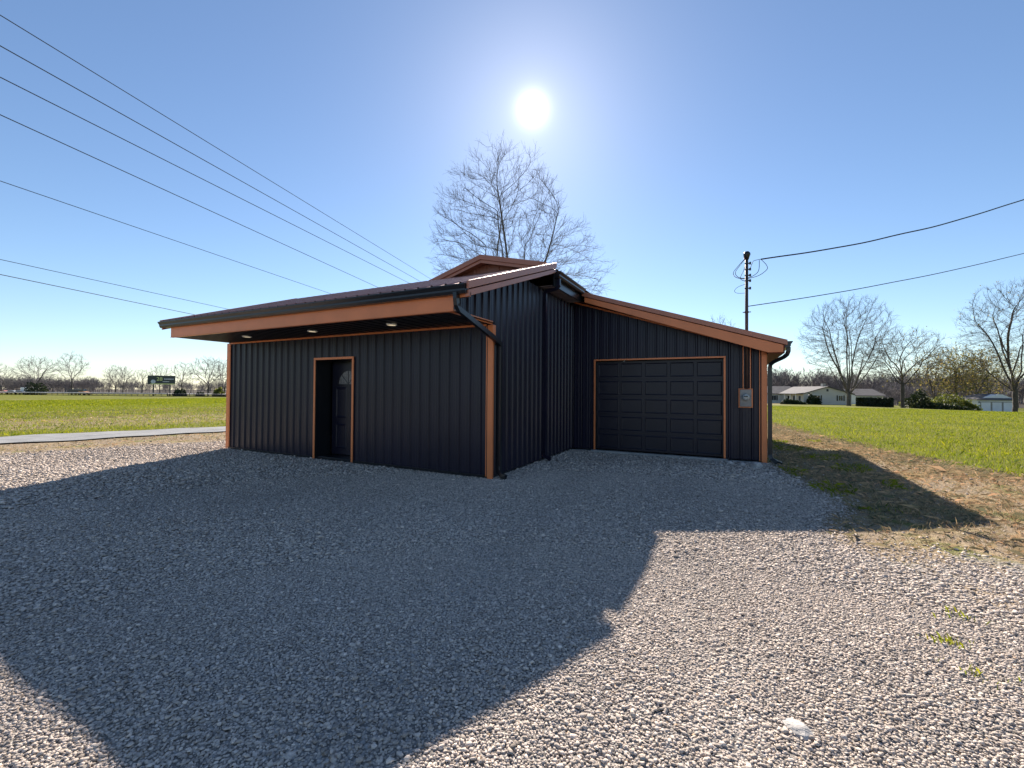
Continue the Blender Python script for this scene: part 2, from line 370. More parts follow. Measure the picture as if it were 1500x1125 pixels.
for cell, a_, b_, r0 in ((.0112, 0, 3.9, .0063), (.0170, 3.9, 7.5, .0093), (.031, 7.5, 15.5, .0155)):
    X, Y = scatter(cell, a_, b_)
    gz = gravel_zone(X, Y); k = RNG.uniform(size=len(X)) < ss(.10, .92, gz+.45*(lownoise(X*1.7, Y*1.5)-.5)*(gz < .97)+.12*(gz > .9))+.012; X, Y = X[k], Y[k]
    n = len(X); r = r0*np.exp(RNG.normal(0, .30, n)); r = np.clip(r, .4*r0, 2.3*r0)
    P = ICO[None]*(1+RNG.uniform(-.42, .34, (n, 12, 1)))
    sc = np.stack([RNG.uniform(.85, 1.5, n), RNG.uniform(.7, 1.1, n), RNG.uniform(.34, .66, n)], 1)
    P = P*(sc*r[:, None])[:, None, :]
    # flattish stones lie down, tipped at random
    yaw = RNG.uniform(0, 2*math.pi, n); R1 = np.zeros((n, 3, 3)); R1[:, 0, 0] = np.cos(yaw); R1[:, 0, 1] = -np.sin(yaw); R1[:, 1, 0] = np.sin(yaw); R1[:, 1, 1] = np.cos(yaw); R1[:, 2, 2] = 1
    tilt = RNG.normal(0, .30, (n, 2)); R2 = np.zeros((n, 3, 3)); ca, sa = np.cos(tilt[:, 0]), np.sin(tilt[:, 0]); R2[:, 0, 0] = 1; R2[:, 1, 1] = ca; R2[:, 1, 2] = -sa; R2[:, 2, 1] = sa; R2[:, 2, 2] = ca
    P = np.einsum('nij,njk,nvk->nvi', R1, R2, P)
    P[..., 0] += X[:, None]; P[..., 1] += Y[:, None]; P[..., 2] += (H(X, Y)+RNG.uniform(-.15, .65, n)*r)[:, None]
    tr_ = 0
    for o_, amp in ((-.75, 1), (.75, 1), (-3.0, .7), (-4.5, .7)):
        xc = 1.9+o_+.05*(Y-3.9)+.018*(Y-3.9)**2*(1 if o_ > -2 else -.8); tr_ = np.maximum(tr_, amp*np.exp(-((X-xc)/.22)**2))
    P[..., 2] -= (tr_*.0015)[:, None]
    tone = np.clip(RNG.normal(1.0, .21, n)*(1-.10*tr_*ss(-.4, .6, np.sin(Y*2.1)+lownoise(X, Y)))*(1+.16*(lownoise(X*.55+1, Y*.6)-.5)), .4, 1.6)
    VV.append(P.reshape(-1, 3)); TT.append(np.repeat(tone, 12)); FF.append((ICOF[None]+12*np.arange(n)[:, None, None]).reshape(-1, 3)+off); off += 12*n
print('stones', off//12)
o = np_mesh('gravel', np.concatenate(VV), np.concatenate(FF), stonem, None, np.concatenate(TT)); tag(o, kind='stuff')

def rock(name, x, y, size, label, flat=.6, group=None, seed=0):
    rg = np.random.default_rng(seed); bm = MB(); P = ICO.copy()
    # one level of subdivision with jitter
    vs = [tuple(p*(1+rg.uniform(-.22, .18))) for p in P]; fs = []; cache = {}
    def midp(a, b):
        k = (min(a, b), max(a, b))
        if k not in cache:
            q = (np.array(vs[a])+np.array(vs[b]))/2*(1.08+rg.uniform(-.10, .10)); vs.append(tuple(q)); cache[k] = len(vs)-1
        return cache[k]
    for a, b, c in ICOF:
        ab, bc, ca = midp(a, b), midp(b, c), midp(c, a); fs += [(a, ab, ca), (b, bc, ab), (c, ca, bc), (ab, bc, ca)]
    q = np.array(vs)*np.array([size, size*rg.uniform(.6, .9), size*flat]); a = rg.uniform(0, 6)
    q = q@np.array([[math.cos(a), -math.sin(a), 0], [math.sin(a), math.cos(a), 0], [0, 0, 1]]).T
    bm.v = [tuple(p) for p in q]; bm.f = fs
    o = bm.build(name, rockm); o.location = (x, y, float(H(x, y))+size*flat*.25); return tag(o, label, 'rock', group)
rock('rock', 3.78, 3.28, .15, 'largest pale rounded rock at the foot of the copper garage corner', .6, 'rocks by the garage corner', 1)
rock('rock', 3.35, 3.42, .085, 'pale rock of the rubble nearest the garage door jamb', .6, 'rocks by the garage corner', 2)
rock('rock', 3.55, 3.36, .075, 'small pale rock in the middle of the rubble under the meter', .7, 'rocks by the garage corner', 3)
rock('rock', 3.20, 3.10, .06, 'small rock lying apart on the gravel before the rubble', .6, 'rocks by the garage corner', 5)
rock('rock', 3.58, -3.72, .062, 'flat pinkish stone lying on the sunlit gravel', .26, None, 7)

# ------------------------------------------------------------------ the building
B = thing('metal_building', (0, 0, 0), 'black ribbed metal garage building with copper trim, soffit lights and lean-to bay', 'building')
L, D = 7.0, 3.90
EZ, EY, SL = 2.77, -1.25, .344
def rz(y): return EZ+SL*(y-EY)            # porch roof top over y
RIDGE_Y = 1.82
pa = lambda u, v, n: (u, -n, v)
pb = lambda u, v, n: (n, u, v)
pc = lambda u, v, n: (u, D-n, v)
dl, dr, dtop = -4.04, -3.01, 1.965
w = MB()
ribbed(w, -L+.02, dl, lambda u: .05, lambda u: 2.44, pa)
ribbed(w, dl, dr, lambda u: dtop, lambda u: 2.44, pa)
ribbed(w, dr, -.01, lambda u: .05, lambda u: 2.44, pa)
w.build('front_wall', navy, B)
w = MB(); ribbed(w, .02, D, lambda u: .04, lambda u: min(rz(u)-.10, 3.42) if u < 1.8 else 3.42, pb, .205, .026, .1)
ribbed(w, -1.17, .02, lambda u: 2.475, lambda u: rz(u)-.10, pb, .205, .026, .1)
w.build('side_wall', navy, B)
gx0, gx1, gtop, gbot = .56, 3.24, 2.085, .0
def groof(x): return 3.62-.324*(x-.40)     # lean-to roof top over x
w = MB(); top = lambda u: groof(u)-.26
ribbed(w, .0, gx0, lambda u: .04, top, pc, .205, .026, .06); ribbed(w, gx0, gx1, lambda u: gtop, top, pc, .205, .026, .06); ribbed(w, gx1, 3.97, lambda u: .04, top, pc, .205, .026, .06)
w.build('garage_wall', navy, B)
# unseen sides, so light and shadow are right
w = MB()
w.quad((-L, 0, 0), (-L, 1.2, 0), (-L, 1.2, 3.3), (-L, 0, 2.6)); w.quad((-7.5, 1.5, 0), (-7.5, 9.5, 0), (-7.5, 9.5, 3.5), (-7.5, 1.5, 3.5))
w.quad((-L, 1.2, 0), (-7.5, 1.5, 0), (-7.5, 1.5, 3.4), (-L, 1.2, 3.3)); w.quad((-7.5, 9.5, 0), (0, 9.5, 0), (0, 9.5, 3.83), (-1.21, 9.5, 4.12), (-2.45, 9.5, 3.76), (-7.5, 9.5, 3.55))
w.quad((0, D, 3.4), (0, 9.5, 3.4), (0, 9.5, 3.75), (0, D, 3.75)); w.quad((3.97, D, 0), (3.97, 9.5, 0), (3.97, 9.5, 2.42), (3.97, D, 2.42)); w.quad((0.01, 9.5, 0), (3.97, 9.5, 0), (3.97, 9.5, 2.42), (0.01, 9.5, 3.70))
w.build('rear_wall', navy, B)
def gprof(x): return np.interp(x, [-7.7, -2.45, -1.21, .33], [3.56, 3.78, 4.145, 3.78])
w = MB(); pg = lambda u, v, n: (u, 1.86-n, v)
ribbed(w, -2.7, .0, lambda u: 3.6, lambda u: float(gprof(u))-.06, pg, .30, .015, -1.21)
tag(w.build('gable_wall', gablem, B), 'reddish brown ribbed gable wall above the porch roof')
# roofs
w = MB(); x0, x1 = -7.2, .35
pr = lambda u, v, n: (u, v, rz(v)+n)
ribbed(w, x0, x1, lambda u: EY, lambda u: RIDGE_Y, pr, .229, .022, 0, .004)
for k in range(60):   # the rib ends over the gutter
    c = -7.0+k*.1235
w.quad((x0, EY, EZ-.012), (x0, RIDGE_Y, rz(RIDGE_Y)-.012), (x1, RIDGE_Y, rz(RIDGE_Y)-.012), (x1, EY, EZ-.012))
w.build('porch_roof', roofm, B)
w = MB(); xs = [.30, -1.21, -2.45, -7.7]
y0 = 1.63
for a, b in zip(xs[:-1], xs[1:]):
    ya = 1.63 if a > -2.4 else 1.84
    pz = lambda x: float(gprof(x))
    w.quad((a, ya, pz(a)), (a, 9.7, pz(a)), (b, 9.7, pz(b)), (b, ya, pz(b))); w.quad((a, ya, pz(a)-.05), (b, ya, pz(b)-.05), (b, 9.7, pz(b)-.05), (a, 9.7, pz(a)-.05))
w.quad((-7.7, 1.25, 3.5), (-7.7, 1.84, 3.56), (-7.0, 1.84, 3.58), (-7.0, 1.25, 3.5))
w.build('main_roof', roofm, B)
w = MB()
w.quad((.0, 3.56, groof(.0)), (4.30, 3.54, groof(4.30)), (4.30, 9.7, groof(4.30)), (.0, 9.7, groof(.0)))
w.quad((.0, 3.56, groof(.0)-.03), (.0, 9.7, groof(.0)-.03), (4.30, 9.7, groof(4.30)-.03), (4.30, 3.54, groof(4.30)-.03))
for k in range(26):
    yy = 3.60+k*.229; w.prism([(yy, 0), (yy+.02, .02), (yy+.04, .02), (yy+.06, 0)], 'x', .4, .4001) if False else None
w.build('lean_to_roof', roofm, B)
# gable rake trim (two bands)
w = MB()
for a, b in ((-1.21, .25), (-2.8, -1.21)):
    za, zb = float(np.interp(a, [-2.8, -1.21, .25], [3.68, 4.155, 3.81])), float(np.interp(b, [-2.8, -1.21, .25], [3.68, 4.155, 3.81]))
    w.prism([(a, za+.012), (b, zb+.012), (b, zb-.085), (a, za-.085)], 'y', 1.60, 1.645)
    w.prism([(a, za-.088), (b, zb-.088), (b, zb-.15), (a, za-.15)], 'y', 1.63, 1.66)
    w.prism([(a, za-.10), (b, zb-.10), (b, zb-.12), (a, za-.12)], 'y', 1.66, 1.845)
w.build('gable_trim', copper_dull, B)
# porch rake, two bands each end
for side, xa, xb, xc, xd in (('r', .335, .372, .30, .352), ('l', -7.222, -7.185, -7.20, -7.15)):
    w = MB(); e, r = EY-.02, RIDGE_Y+.03
    w.prism([(e, rz(e)+.03), (r, rz(r)+.03), (r, rz(r)-.075), (e, rz(e)-.075)], 'x', xa, xb)
    w.build('rake_cap', copper_dull, B, bevel=.004)
    w = MB(); w.prism([(e+.03, rz(e)-.08), (r-.02, rz(r)-.10), (r-.02, rz(r)-.175), (e+.03, rz(e)-.165)], 'x', xc, xd)
    w.build('rake_fascia', copper_dull, B, bevel=.003)
# underside of the rake overhang
w = MB(); pu = lambda u, v, n: (v, u, rz(u)-.155-n)
ribbed(w, -1.15, 1.80, lambda u: .022, lambda u: .30, pu, .14, .012)
w.box(.09, .30, -1.19, -1.135, 2.605, 2.66)
w.build('rake_soffit', woodboard, B)
w = MB(); w.box(.085, .352, -1.21, -1.192, 2.60, 2.655); w.build('rake_return', copper, B)
# front fascia, soffit
w = MB(); w.prism([(-1.192, 2.442), (-1.178, 2.442), (-1.178, 2.70), (-1.192, 2.70)], 'x', -6.93, .083)
w.prism([(-1.205, 2.43), (-1.15, 2.43), (-1.15, 2.441), (-1.205, 2.441)], 'x', -6.932, .084); w.build('fascia', copper, B, bevel=.003)
w = MB(); w.box(-6.945, -6.931, -1.19, -.03, 2.44, 2.66); w.build('fascia_return', copper, B)
w = MB(); pso = lambda u, v, n: (u, v, 2.446-n*.6)
ribbed(w, -6.93, .07, lambda u: -1.177, lambda u: -.001, pso, .205, .02)
w.build('soffit', soffm, B)
w = MB(); w.box(-6.9, -.09, -.034, -.021, 2.405, 2.438); w.build('wall_top_trim', copper, B)
w = MB(); w.box(.0, .03, -1.19, -.03, 2.445, 2.475); w.box(.002, .02, -1.19, -.03, 2.425, 2.443); w.build('overhang_trim', copper, B)
# gutters: K-profile
def gut(name, axis, a, b, o, z, sgn):
    pr_ = [(0, 0), (sgn*.075, 0), (sgn*.095, .035), (sgn*.095, .06), (sgn*.125, .105), (sgn*.125, .12), (sgn*.115, .12), (sgn*.115, .10), (sgn*.085, .055), (sgn*.07, .012), (sgn*.012, .012), (sgn*.012, .12), (0, .12)]
    w = MB(); poly = [(o+u, z+v) for u, v in pr_]
    w.prism(poly, axis, a, b)
    for e in (a, b): w.prism([(o+u, z+v) for u, v in [(0, 0), (sgn*.075, 0), (sgn*.095, .035), (sgn*.095, .06), (sgn*.125, .105), (sgn*.125, .12), (0, .12)]], axis, e-.003, e+.003)
    return w.build(name, black, B)
gut('gutter', 'x', -7.19, .325, -1.194, 2.635, -1)
gut('gutter', 'y', 1.90, 3.52, .312, 3.585, 1)
gut('gutter', 'y', 3.545, 9.7, 4.262, 2.225, 1)
# main eave on the right: fascia + boarded soffit
w = MB(); w.box(.285, .309, 1.86, 3.55, 3.43, 3.74); w.build('eave_fascia', black, B)
w = MB(); pe = lambda u, v, n: (v, u, 3.428-n)
ribbed(w, 1.80, 3.57, lambda u: .021, lambda u: .284, pe, .14, .012); w.build('eave_soffit', woodboard, B)
# garage rake
w = MB(); a, b = .34, 4.30
w.prism([(a, groof(a)+.012), (b, groof(b)+.012), (b, groof(b)-.088), (a, groof(a)-.088)], 'y', 3.505, 3.545); w.build('lean_to_rake_cap', copper_dull, B, bevel=.004)
w = MB(); a, b = .40, 4.235
w.prism([(a, groof(a)-.10), (b, groof(b)-.10), (b, groof(b)-.235), (3.99, groof(b)-.235), (a, groof(a)-.215)], 'y', 3.525, 3.55); w.build('lean_to_fascia', copper, B, bevel=.003)
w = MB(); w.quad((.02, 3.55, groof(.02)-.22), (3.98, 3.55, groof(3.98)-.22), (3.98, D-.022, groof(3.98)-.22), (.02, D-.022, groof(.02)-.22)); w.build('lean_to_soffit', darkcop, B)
w = MB(); w.prism([(.03, groof(.03)-.225), (3.86, groof(3.86)-.225), (3.86, groof(3.86)-.262), (.03, groof(.03)-.262)], 'y', D-.040, D-.022); w.build('lean_to_trim', copper, B)
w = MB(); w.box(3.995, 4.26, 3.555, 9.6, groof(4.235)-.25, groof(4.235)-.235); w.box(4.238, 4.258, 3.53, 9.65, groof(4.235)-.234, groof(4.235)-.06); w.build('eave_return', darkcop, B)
# corner trims
w = MB(); w.box(-L-.02, -L+.085, -.03, -.021, .02, 2.425); w.box(-L-.03, -L-.021, -.03, .10, .02, 2.425); w.box(-L+.092, -L+.106, -.027, -.0205, .03, 2.42); w.build('corner_trim', copper, B, bevel=.002)
w = MB(); w.box(-.062, .026, -.034, -.022, .0, 2.42); w.box(.0265, .0345, -.034, .004, .0, 2.13); w.box(.0265, .0345, -.034, .055, 2.1305, 2.42); w.box(-.092, -.078, -.03, -.0205, .03, 2.405); w.build('corner_trim', copper, B, bevel=.002)
w = MB(); w.box(3.90, 3.985, D-.040, D-.025, .0, groof(3.95)-.265); w.box(3.9855, 3.996, D-.04, D+.10, .0, groof(3.95)-.265); w.box(3.862, 3.878, D-.036, D-.021, .03, groof(3.9)-.265); w.build('corner_trim', copper, B, bevel=.002)
# base drip trim
w = MB(); w.box(-L+.1, dl-.05, -.045, -.022, .02, .055); w.box(dr+.05, -.11, -.045, -.022, .02, .055); w.build('base_trim', black, B)
# entry door
w = MB(); t = .045
w.box(dl-.035, dl+.012, -.036, -.021, .0, dtop+.0); w.box(dr-.012, dr+.035, -.036, -.021, .0, dtop); w.box(dl-.035, dr+.035, -.037, -.020, dtop+.002, dtop+.047)
w.build('door_trim', copper, B, bevel=.002)
w = MB(); RD = .36
w.quad((dl, 0, 0), (dl, RD, 0), (dl, RD, dtop), (dl, 0, dtop)); w.quad((dr, RD, 0), (dr, 0, 0), (dr, 0, dtop), (dr, RD, dtop)); w.quad((dl, 0, dtop), (dl, RD, dtop), (dr, RD, dtop), (dr, 0, dtop))
w.quad((dl, RD+.05, 0), (dr, RD+.05, 0), (dr, RD+.05, dtop), (dl, RD+.05, dtop))
w.build('door_reveal', black, B)
w = MB(); w.box(dl+.003, dr-.003, .02, RD-.02, .0, .055); w.build('door_sill', black, B, bevel=.004)
door = MB(); xa, xb = dl+.05, dr-.05; za, zb = .07, dtop-.05; yb_ = RD
door.box(xa, xb, yb_-.008, yb_+.04, za, zb)
def panel(mb, x0, x1, z0, z1, y, d=.010, m=.022):
    """raised-and-fielded panel standing d proud (towards -y)"""
    for (p, q) in (((0, 0), (m, d)), ((m, d), (2*m, d*.3))):
        A = [(x0+p[0], y-p[1], z0+p[0]), (x1-p[0], y-p[1], z0+p[0]), (x1-p[0], y-p[1], z1-p[0]), (x0+p[0], y-p[1], z1-p[0])]
        C = [(x0+q[0], y-q[1], z0+q[0]), (x1-q[0], y-q[1], z0+q[0]), (x1-q[0], y-q[1], z1-q[0]), (x0+q[0], y-q[1], z1-q[0])]
        for k in range(4): mb.quad(A[k], A[(k+1) % 4], C[(k+1) % 4], C[k])
    mb.quad(*C)
mid = (xa+xb)/2
for (p, q) in ((xa+.11, mid-.05), (mid+.05, xb-.11)):
    panel(door, p, q, za+.12, za+.62, yb_-.0085); panel(door, p, q, za+.74, za+1.36, yb_-.0085)
dob = door.build('entry_door', doorm, B)
fr = .27; fz = zb-.42
w = MB(); arc = [(mid+fr*math.cos(math.pi*k/20), fz+fr*math.sin(math.pi*k/20)) for k in range(21)]
w.prism(arc, 'y', yb_-.014, yb_-.009); w.build('fan_light', frost, dob)
w = MB()
o_ = [(mid+(fr+.03)*math.cos(math.pi*k/20), fz+(fr+.03)*math.sin(math.pi*k/20)) for k in range(21)]
for k in range(20):
    w.prism([arc[k], o_[k], o_[k+1], arc[k+1]], 'y', yb_-.026, yb_-.0085)
w.box(mid-fr-.03, mid+fr+.03, yb_-.026, yb_-.0085, fz-.03, fz-.001)
for aa in (45, 90, 135):
    c, s_ = math.cos(math.radians(aa)), math.sin(math.radians(aa)); q = .006
    w.prism([(mid-s_*q, fz+c*q), (mid+s_*q, fz-c*q), (mid+c*fr+s_*q, fz+s_*fr-c*q), (mid+c*fr-s_*q, fz+s_*fr+c*q)], 'y', yb_-.02, yb_-.0145)
w.build('fan_frame', doorm, dob)
# garage door
w = MB(); w.box(gx0-.03, gx0+.008, D-.045, D-.021, .0, gtop); w.box(gx1-.008, gx1+.03, D-.045, D-.021, .0, gtop); w.box(gx0-.03, gx1+.03, D-.046, D-.020, gtop+.002, gtop+.036); w.build('garage_door_trim', copper, B, bevel=.002)
w = MB(); gd = .16
w.quad((gx0+.008, D, 0), (gx0+.008, D+gd, 0), (gx0+.008, D+gd, gtop), (gx0+.008, D, gtop)); w.quad((gx1-.008, D+gd, 0), (gx1-.008, D, 0), (gx1-.008, D, gtop), (gx1-.008, D+gd, gtop)); w.quad((gx0, D, gtop-.001), (gx0, D+gd, gtop-.001), (gx1, D+gd, gtop-.001), (gx1, D, gtop-.001))
w.build('garage_reveal', black, B)
w = MB(); hh = (gtop-.06)/5; yd = D+.10
for k in range(5):
    z0 = .05+k*hh; z1 = z0+hh-.008
    w.box(gx0+.01, gx1-.01, yd, yd+.05, z0, z1)
    w.box(gx0+.01, gx1-.01, yd+.01, yd+.05, z1, z1+.008)
    cw = (gx1-gx0-.02)/5
    for c in range(5):
        q0 = gx0+.01+c*cw+.028; q1 = q0+cw-.056
        panel(w, q0, q1, z0+.045, z1-.045, yd-.0005, .006, .012)
w.build('garage_door', doorm, B)
w = MB(); w.box(.02, 3.99, D-.115, D+.02, -.10, .012); w.box(gx0-.05, gx1+.06, D-.24, D-.116, -.10, .048); w.build('foundation', conc, B, bevel=.01)
# downspouts
prof = [(-.036, -.028), (.036, -.028), (.036, .028), (-.036, .028)]
w = MB(); w.sweep([(.17, -1.255, 2.66), (.17, -1.255, 2.58), (.165, -1.235, 2.515), (.15, -1.16, 2.455), (.105, -.20, 2.215), (.10, -.02, 2.165), (.093, .10, 2.12)], prof, (1, 0, .01)); w.sweep([(.075, .115, 2.15), (.075, .115, .17)], prof, (0, 1, 0)); w.sweep([(.075, .115, .19), (.085, .10, .11), (.16, .07, .05), (.23, .05, .035)], prof, (0, 1, 0)); w.build('downspout', black, B)
w = MB(); w.sweep([(.35, 2.0, 3.60), (.35, 2.0, 3.45), (.32, 2.0, 3.405), (.10, 2.0, 3.36), (.066, 2.0, 3.32), (.06, 2.0, 3.1)], prof, (0, 1, 0)); w.sweep([(.06, 2.0, 3.12), (.06, 2.0, .17)], prof, (0, 1, 0)); w.sweep([(.06, 2.0, .19), (.08, 2.0, .10), (.20, 2.0, .045)], prof, (0, 1, 0)); w.build('downspout', navy, B)
w = MB(); w.sweep([(4.325, 3.64, 2.24), (4.325, 3.64, 2.17), (4.31, 3.66, 2.11), (4.26, 3.70, 2.06), (4.12, 3.82, 1.99), (4.055, 3.88, 1.94), (4.045, 3.90, 1.86)], prof, (0, 1, 0)); w.sweep([(4.045, 3.90, 1.88), (4.045, 3.90, .15)], prof, (0, 1, 0)); w.sweep([(4.045, 3.90, .17), (4.07, 3.88, .09), (4.16, 3.82, .035), (4.23, 3.78, .02)], prof, (0, 1, 0)); w.build('downspout', black, B)
# copper channels each side of the riser
w = MB(); tz = lambda x: groof(x)-.265
w.box(3.575, 3.592, D-.045, D-.021, 1.45, tz(3.58)); w.box(3.702, 3.719, D-.045, D-.021, 1.45, tz(3.71)); w.build('riser_trim', copper, B)
# soffit lights
for x, lb in ((-5.26, 'round lit soffit light nearest the left end of the porch'), (-3.34, 'round lit soffit light above the entry door'), (-1.48, 'round lit soffit light nearest the downspout corner')):
    r = thing('soffit_light', (x, -.65, 2.44), lb, 'light', 'recessed lights in the porch soffit')
    c = [(.068*math.cos(2*math.pi*k/28), .068*math.sin(2*math.pi*k/28)) for k in range(28)]; c2 = [(.085*math.cos(2*math.pi*k/28), .085*math.sin(2*math.pi*k/28)) for k in range(28)]
    w = MB()
    for k in range(28): w.prism([c[k], c2[k], c2[(k+1) % 28], c[(k+1) % 28]], 'z', -.022, .0)
    w.build('ring', white, r); w = MB(); w.prism(c, 'z', -.016, -.004); w.build('lens', lampm, r)
# meter
mt = thing('electric_meter', (3.625, D, 1.08), 'grey electric meter box with round glass dial in copper surround on garage wall', 'meter')
w = MB(); w.box(-.10, .10, -.115, -.026, .02, .36); w.box(-.092, .092, -.121, -.1155, .03, .055); w.box(.02, .06, -.128, -.1215, .035, .05); w.build('meter_box', grey_metal, mt, bevel=.006)
w = MB(); 
for q in ((-.125, -.102, 0, .38), (.102, .125, 0, .38), (-.1015, .1015, 0, .018), (-.1015, .1015, .362, .38)): w.box(q[0], q[1], -.07, -.022, q[2], q[3])
w.build('meter_surround', copper, mt, bevel=.002)
w = MB(); w.tube([(0, -.115, .21), (0, -.14, .21)], .082, 28); w.build('meter_ring', grey_metal, mt)
w = MB(); w.tube([(0, -.1405, .21), (0, -.20, .21), (0, -.215, .21), (0, -.222, .21)], [.070, .068, .058, .03], 28); w.build('meter_dial', glass_m, mt, True)
w = MB(); w.box(-.035, .035, -.226, -.2225, .215, .235); w.build('dial_plate', black, mt)
# service mast
mast = thing('service_mast', (3.645, D-.055, 1.44), 'brown pipe service mast with weatherhead rising through the lean-to roof', 'mast')
w = MB(); w.tube([(0, 0, .012), (0, 0, 2.62)], .030, 12); w.build('pipe', pipe_m, mast, True)
w = MB(); w.tube([(0, 0, 2.60), (0, 0, 2.66), (.004, -.005, 2.70), (.012, -.012, 2.735), (.016, -.016, 2.76)], [.040, .055, .066, .056, .022], 14); w.build('weatherhead', black, mast, True)
for z in (2.52, 2.40, 2.28, 2.17, 2.02):
    w = MB(); w.tube([(.0, 0, z-.012), (0, 0, z+.012)], .036, 10); w.tube([(.02, 0, z), (.07, 0, z)], .010, 6); w.tube([(.062, 0, z-.025), (.062, 0, z+.025)], .018, 8); w.build('insulator', black, mast)
w = MB(); w.tube([(0, 0, 1.53), (0, 0, 1.56)], .038, 10); w.tube([(-.07, 0, 1.545), (.075, 0, 1.545)], .009, 6); w.build('clamp', pipe_m, mast)
w = MB()
def loop(pts, r=.0055, n=24):
    P = [Vector(p) for p in pts]; Q = []
    for k in range(len(P)-1):
        p0, p1, p2, p3 = P[max(k-1, 0)], P[k], P[k+1], P[min(k+2, len(P)-1)]
        for i in range(6):
            t = i/6; Q.append(.5*((2*p1)+(-p0+p2)*t+(2*p0-5*p1+4*p2-p3)*t*t+(-p0+3*p1-3*p2+p3)*t**3))
    Q.append(P[-1]); w.tube(Q, r, 6)
loop([(-.03, 0, 2.62), (-.16, -.01, 2.47), (-.235, -.01, 2.36), (-.20, -.01, 2.27), (-.08, -.01, 2.22), (.05, 0, 2.22), (.22, 0, 2.26), (.35, 0, 2.36), (.34, 0, 2.45), (.25, 0, 2.57)])
loop([(-.03, 0, 2.61), (-.13, .01, 2.48), (-.20, .01, 2.36), (-.14, .01, 2.26), (0, .03, 2.235), (.13, 0, 2.27), (.21, 0, 2.36), (.22, 0, 2.56)])
loop([(.0, 0, 2.60), (-.05, .02, 2.40), (-.11, .02, 2.25), (-.05, .02, 2.185), (.05, 0, 2.19)]); loop([(.06, 0, 2.40), (.10, 0, 2.52), (.13, 0, 2.56), (.25, 0, 2.575)])
loop([(-.02, 0, 2.11), (-.16, 0, 2.06), (-.215, 0, 1.99), (-.16, 0, 1.94), (-.02, 0, 1.93)], .004)
w.build('cable_loops', rubber, mast)

# ------------------------------------------------------------------ wires
def cable(name, P0, P1, sag, r, label, group, m=rubber, n=60, wob=0):
    P0, P1 = np.array(P0), np.array(P1); w = MB(); pts = []
    for k in range(n+1):
        t = k/n; p = P0+(P1-P0)*t; p = p-np.array([0, 0, sag*4*t*(1-t)])
        if wob: p = p+np.array([0, 0, wob*math.sin(t*37)+wob*.6*math.sin(t*61+1)])
        pts.append(tuple(p))
    w.tube(pts, r, 6); o = w.build(name, m); tag(o, label, 'cable', group); return o
m0 = np.array([3.645, D-.055, 1.44])
e1 = at(1500, 292, 10.5); q1 = m0+np.array([.25, 0, 2.57]); e1x = q1+(e1+np.array([0, 0, .744])-q1)*2.2
cable('service_cable', q1, e1x, .75, .013, 'thick dark service cable sagging from the mast top to the right', 'service cables on the mast', rubber, 80, .006)
e2 = at(1500, 371, 10.5); q2 = m0+np.array([.03, 0, 1.66]); e2x = q2+(e2+np.array([0, 0, .417])-q2)*2.2
c2 = cable('service_cable', q2, e2x, .42, .008, 'thin lower cable running from the mast just above the lean-to roof', 'service cables on the mast', rubber, 80, .002)
def zhit(px, py, z):
    d = FW+RT*(px-750)/F_PX-UP*(py-562.5)/F_PX; return CAM+d*(z-CAM[2])/d[2]
WIRES = [((0, 22), (625, 405), 10.6, .012, 'topmost overhead wire crossing the sky at left'), ((0, 67), (608, 408), 10.2, .014, 'second overhead wire from the top at left'), ((0, 113), (588, 409), 9.6, .014, 'third overhead wire from the top at left'),
         ((0, 168), (545, 417), 8.9, .014, 'fourth overhead wire, lowest of the upper four'), ((0, 265), (475, 427), 7.8, .012, 'lone overhead wire between the upper four and the lower pair'),
         ((0, 380), (330, 452), 6.6, .013, 'upper wire of the low pair above the left roof end'), ((0, 402), (285, 461), 6.2, .017, 'lowest and darkest overhead wire meeting the left gutter end')]
for a, b, z, r, lb in WIRES:
    A, Bq = zhit(*a, z), zhit(*b, z); d = Bq-A
    cable('power_line', A-d*1.2, A+d*4.0, 0, r, lb, 'overhead lines at left', wire_m, 40)

# ------------------------------------------------------------------ trees
def tubes_np(polys, sides):
    """polys: list of (pts (k,3), radii (k)) -> V, F(quads)"""
    groups = {}
    for p, r in polys: groups.setdefault(len(p), []).append((p, r))
    VV, FF, off = [], [], 0
    a = 2*np.pi*np.arange(sides)/sides
    for k, g in groups.items():
        P = np.array([x[0] for x in g]); Rr = np.array([x[1] for x in g])
        T = np.gradient(P, axis=1); T /= np.linalg.norm(T, axis=2, keepdims=True)+1e-9
        ref = np.where(np.abs(T[..., 2:3]) < .9, np.array([0, 0, 1.]), np.array([1., 0, 0])); A = np.cross(T, ref); A /= np.linalg.norm(A, axis=2, keepdims=True)+1e-9; Bv = np.cross(T, A)
        ring = P[:, :, None]+(A[:, :, None]*np.cos(a)[None, None, :, None]+Bv[:, :, None]*np.sin(a)[None, None, :, None])*Rr[:, :, None, None]
        n = len(g); VV.append(ring.reshape(-1, 3))
        base = (np.arange(n)[:, None, None]*k+np.arange(k-1)[None, :, None])*sides; j = np.arange(sides)[None, None]; j2 = (np.arange(sides)+1) % sides
        q = np.stack([base+j, base+j2[None, None], base+sides+j2[None, None], base+sides+j], -1).reshape(-1, 4)+off
        FF.append(q); off += ring.reshape(-1, 3).shape[0]
    return np.concatenate(VV), np.concatenate(FF)
def unit(v): return v/(np.linalg.norm(v)+1e-9)
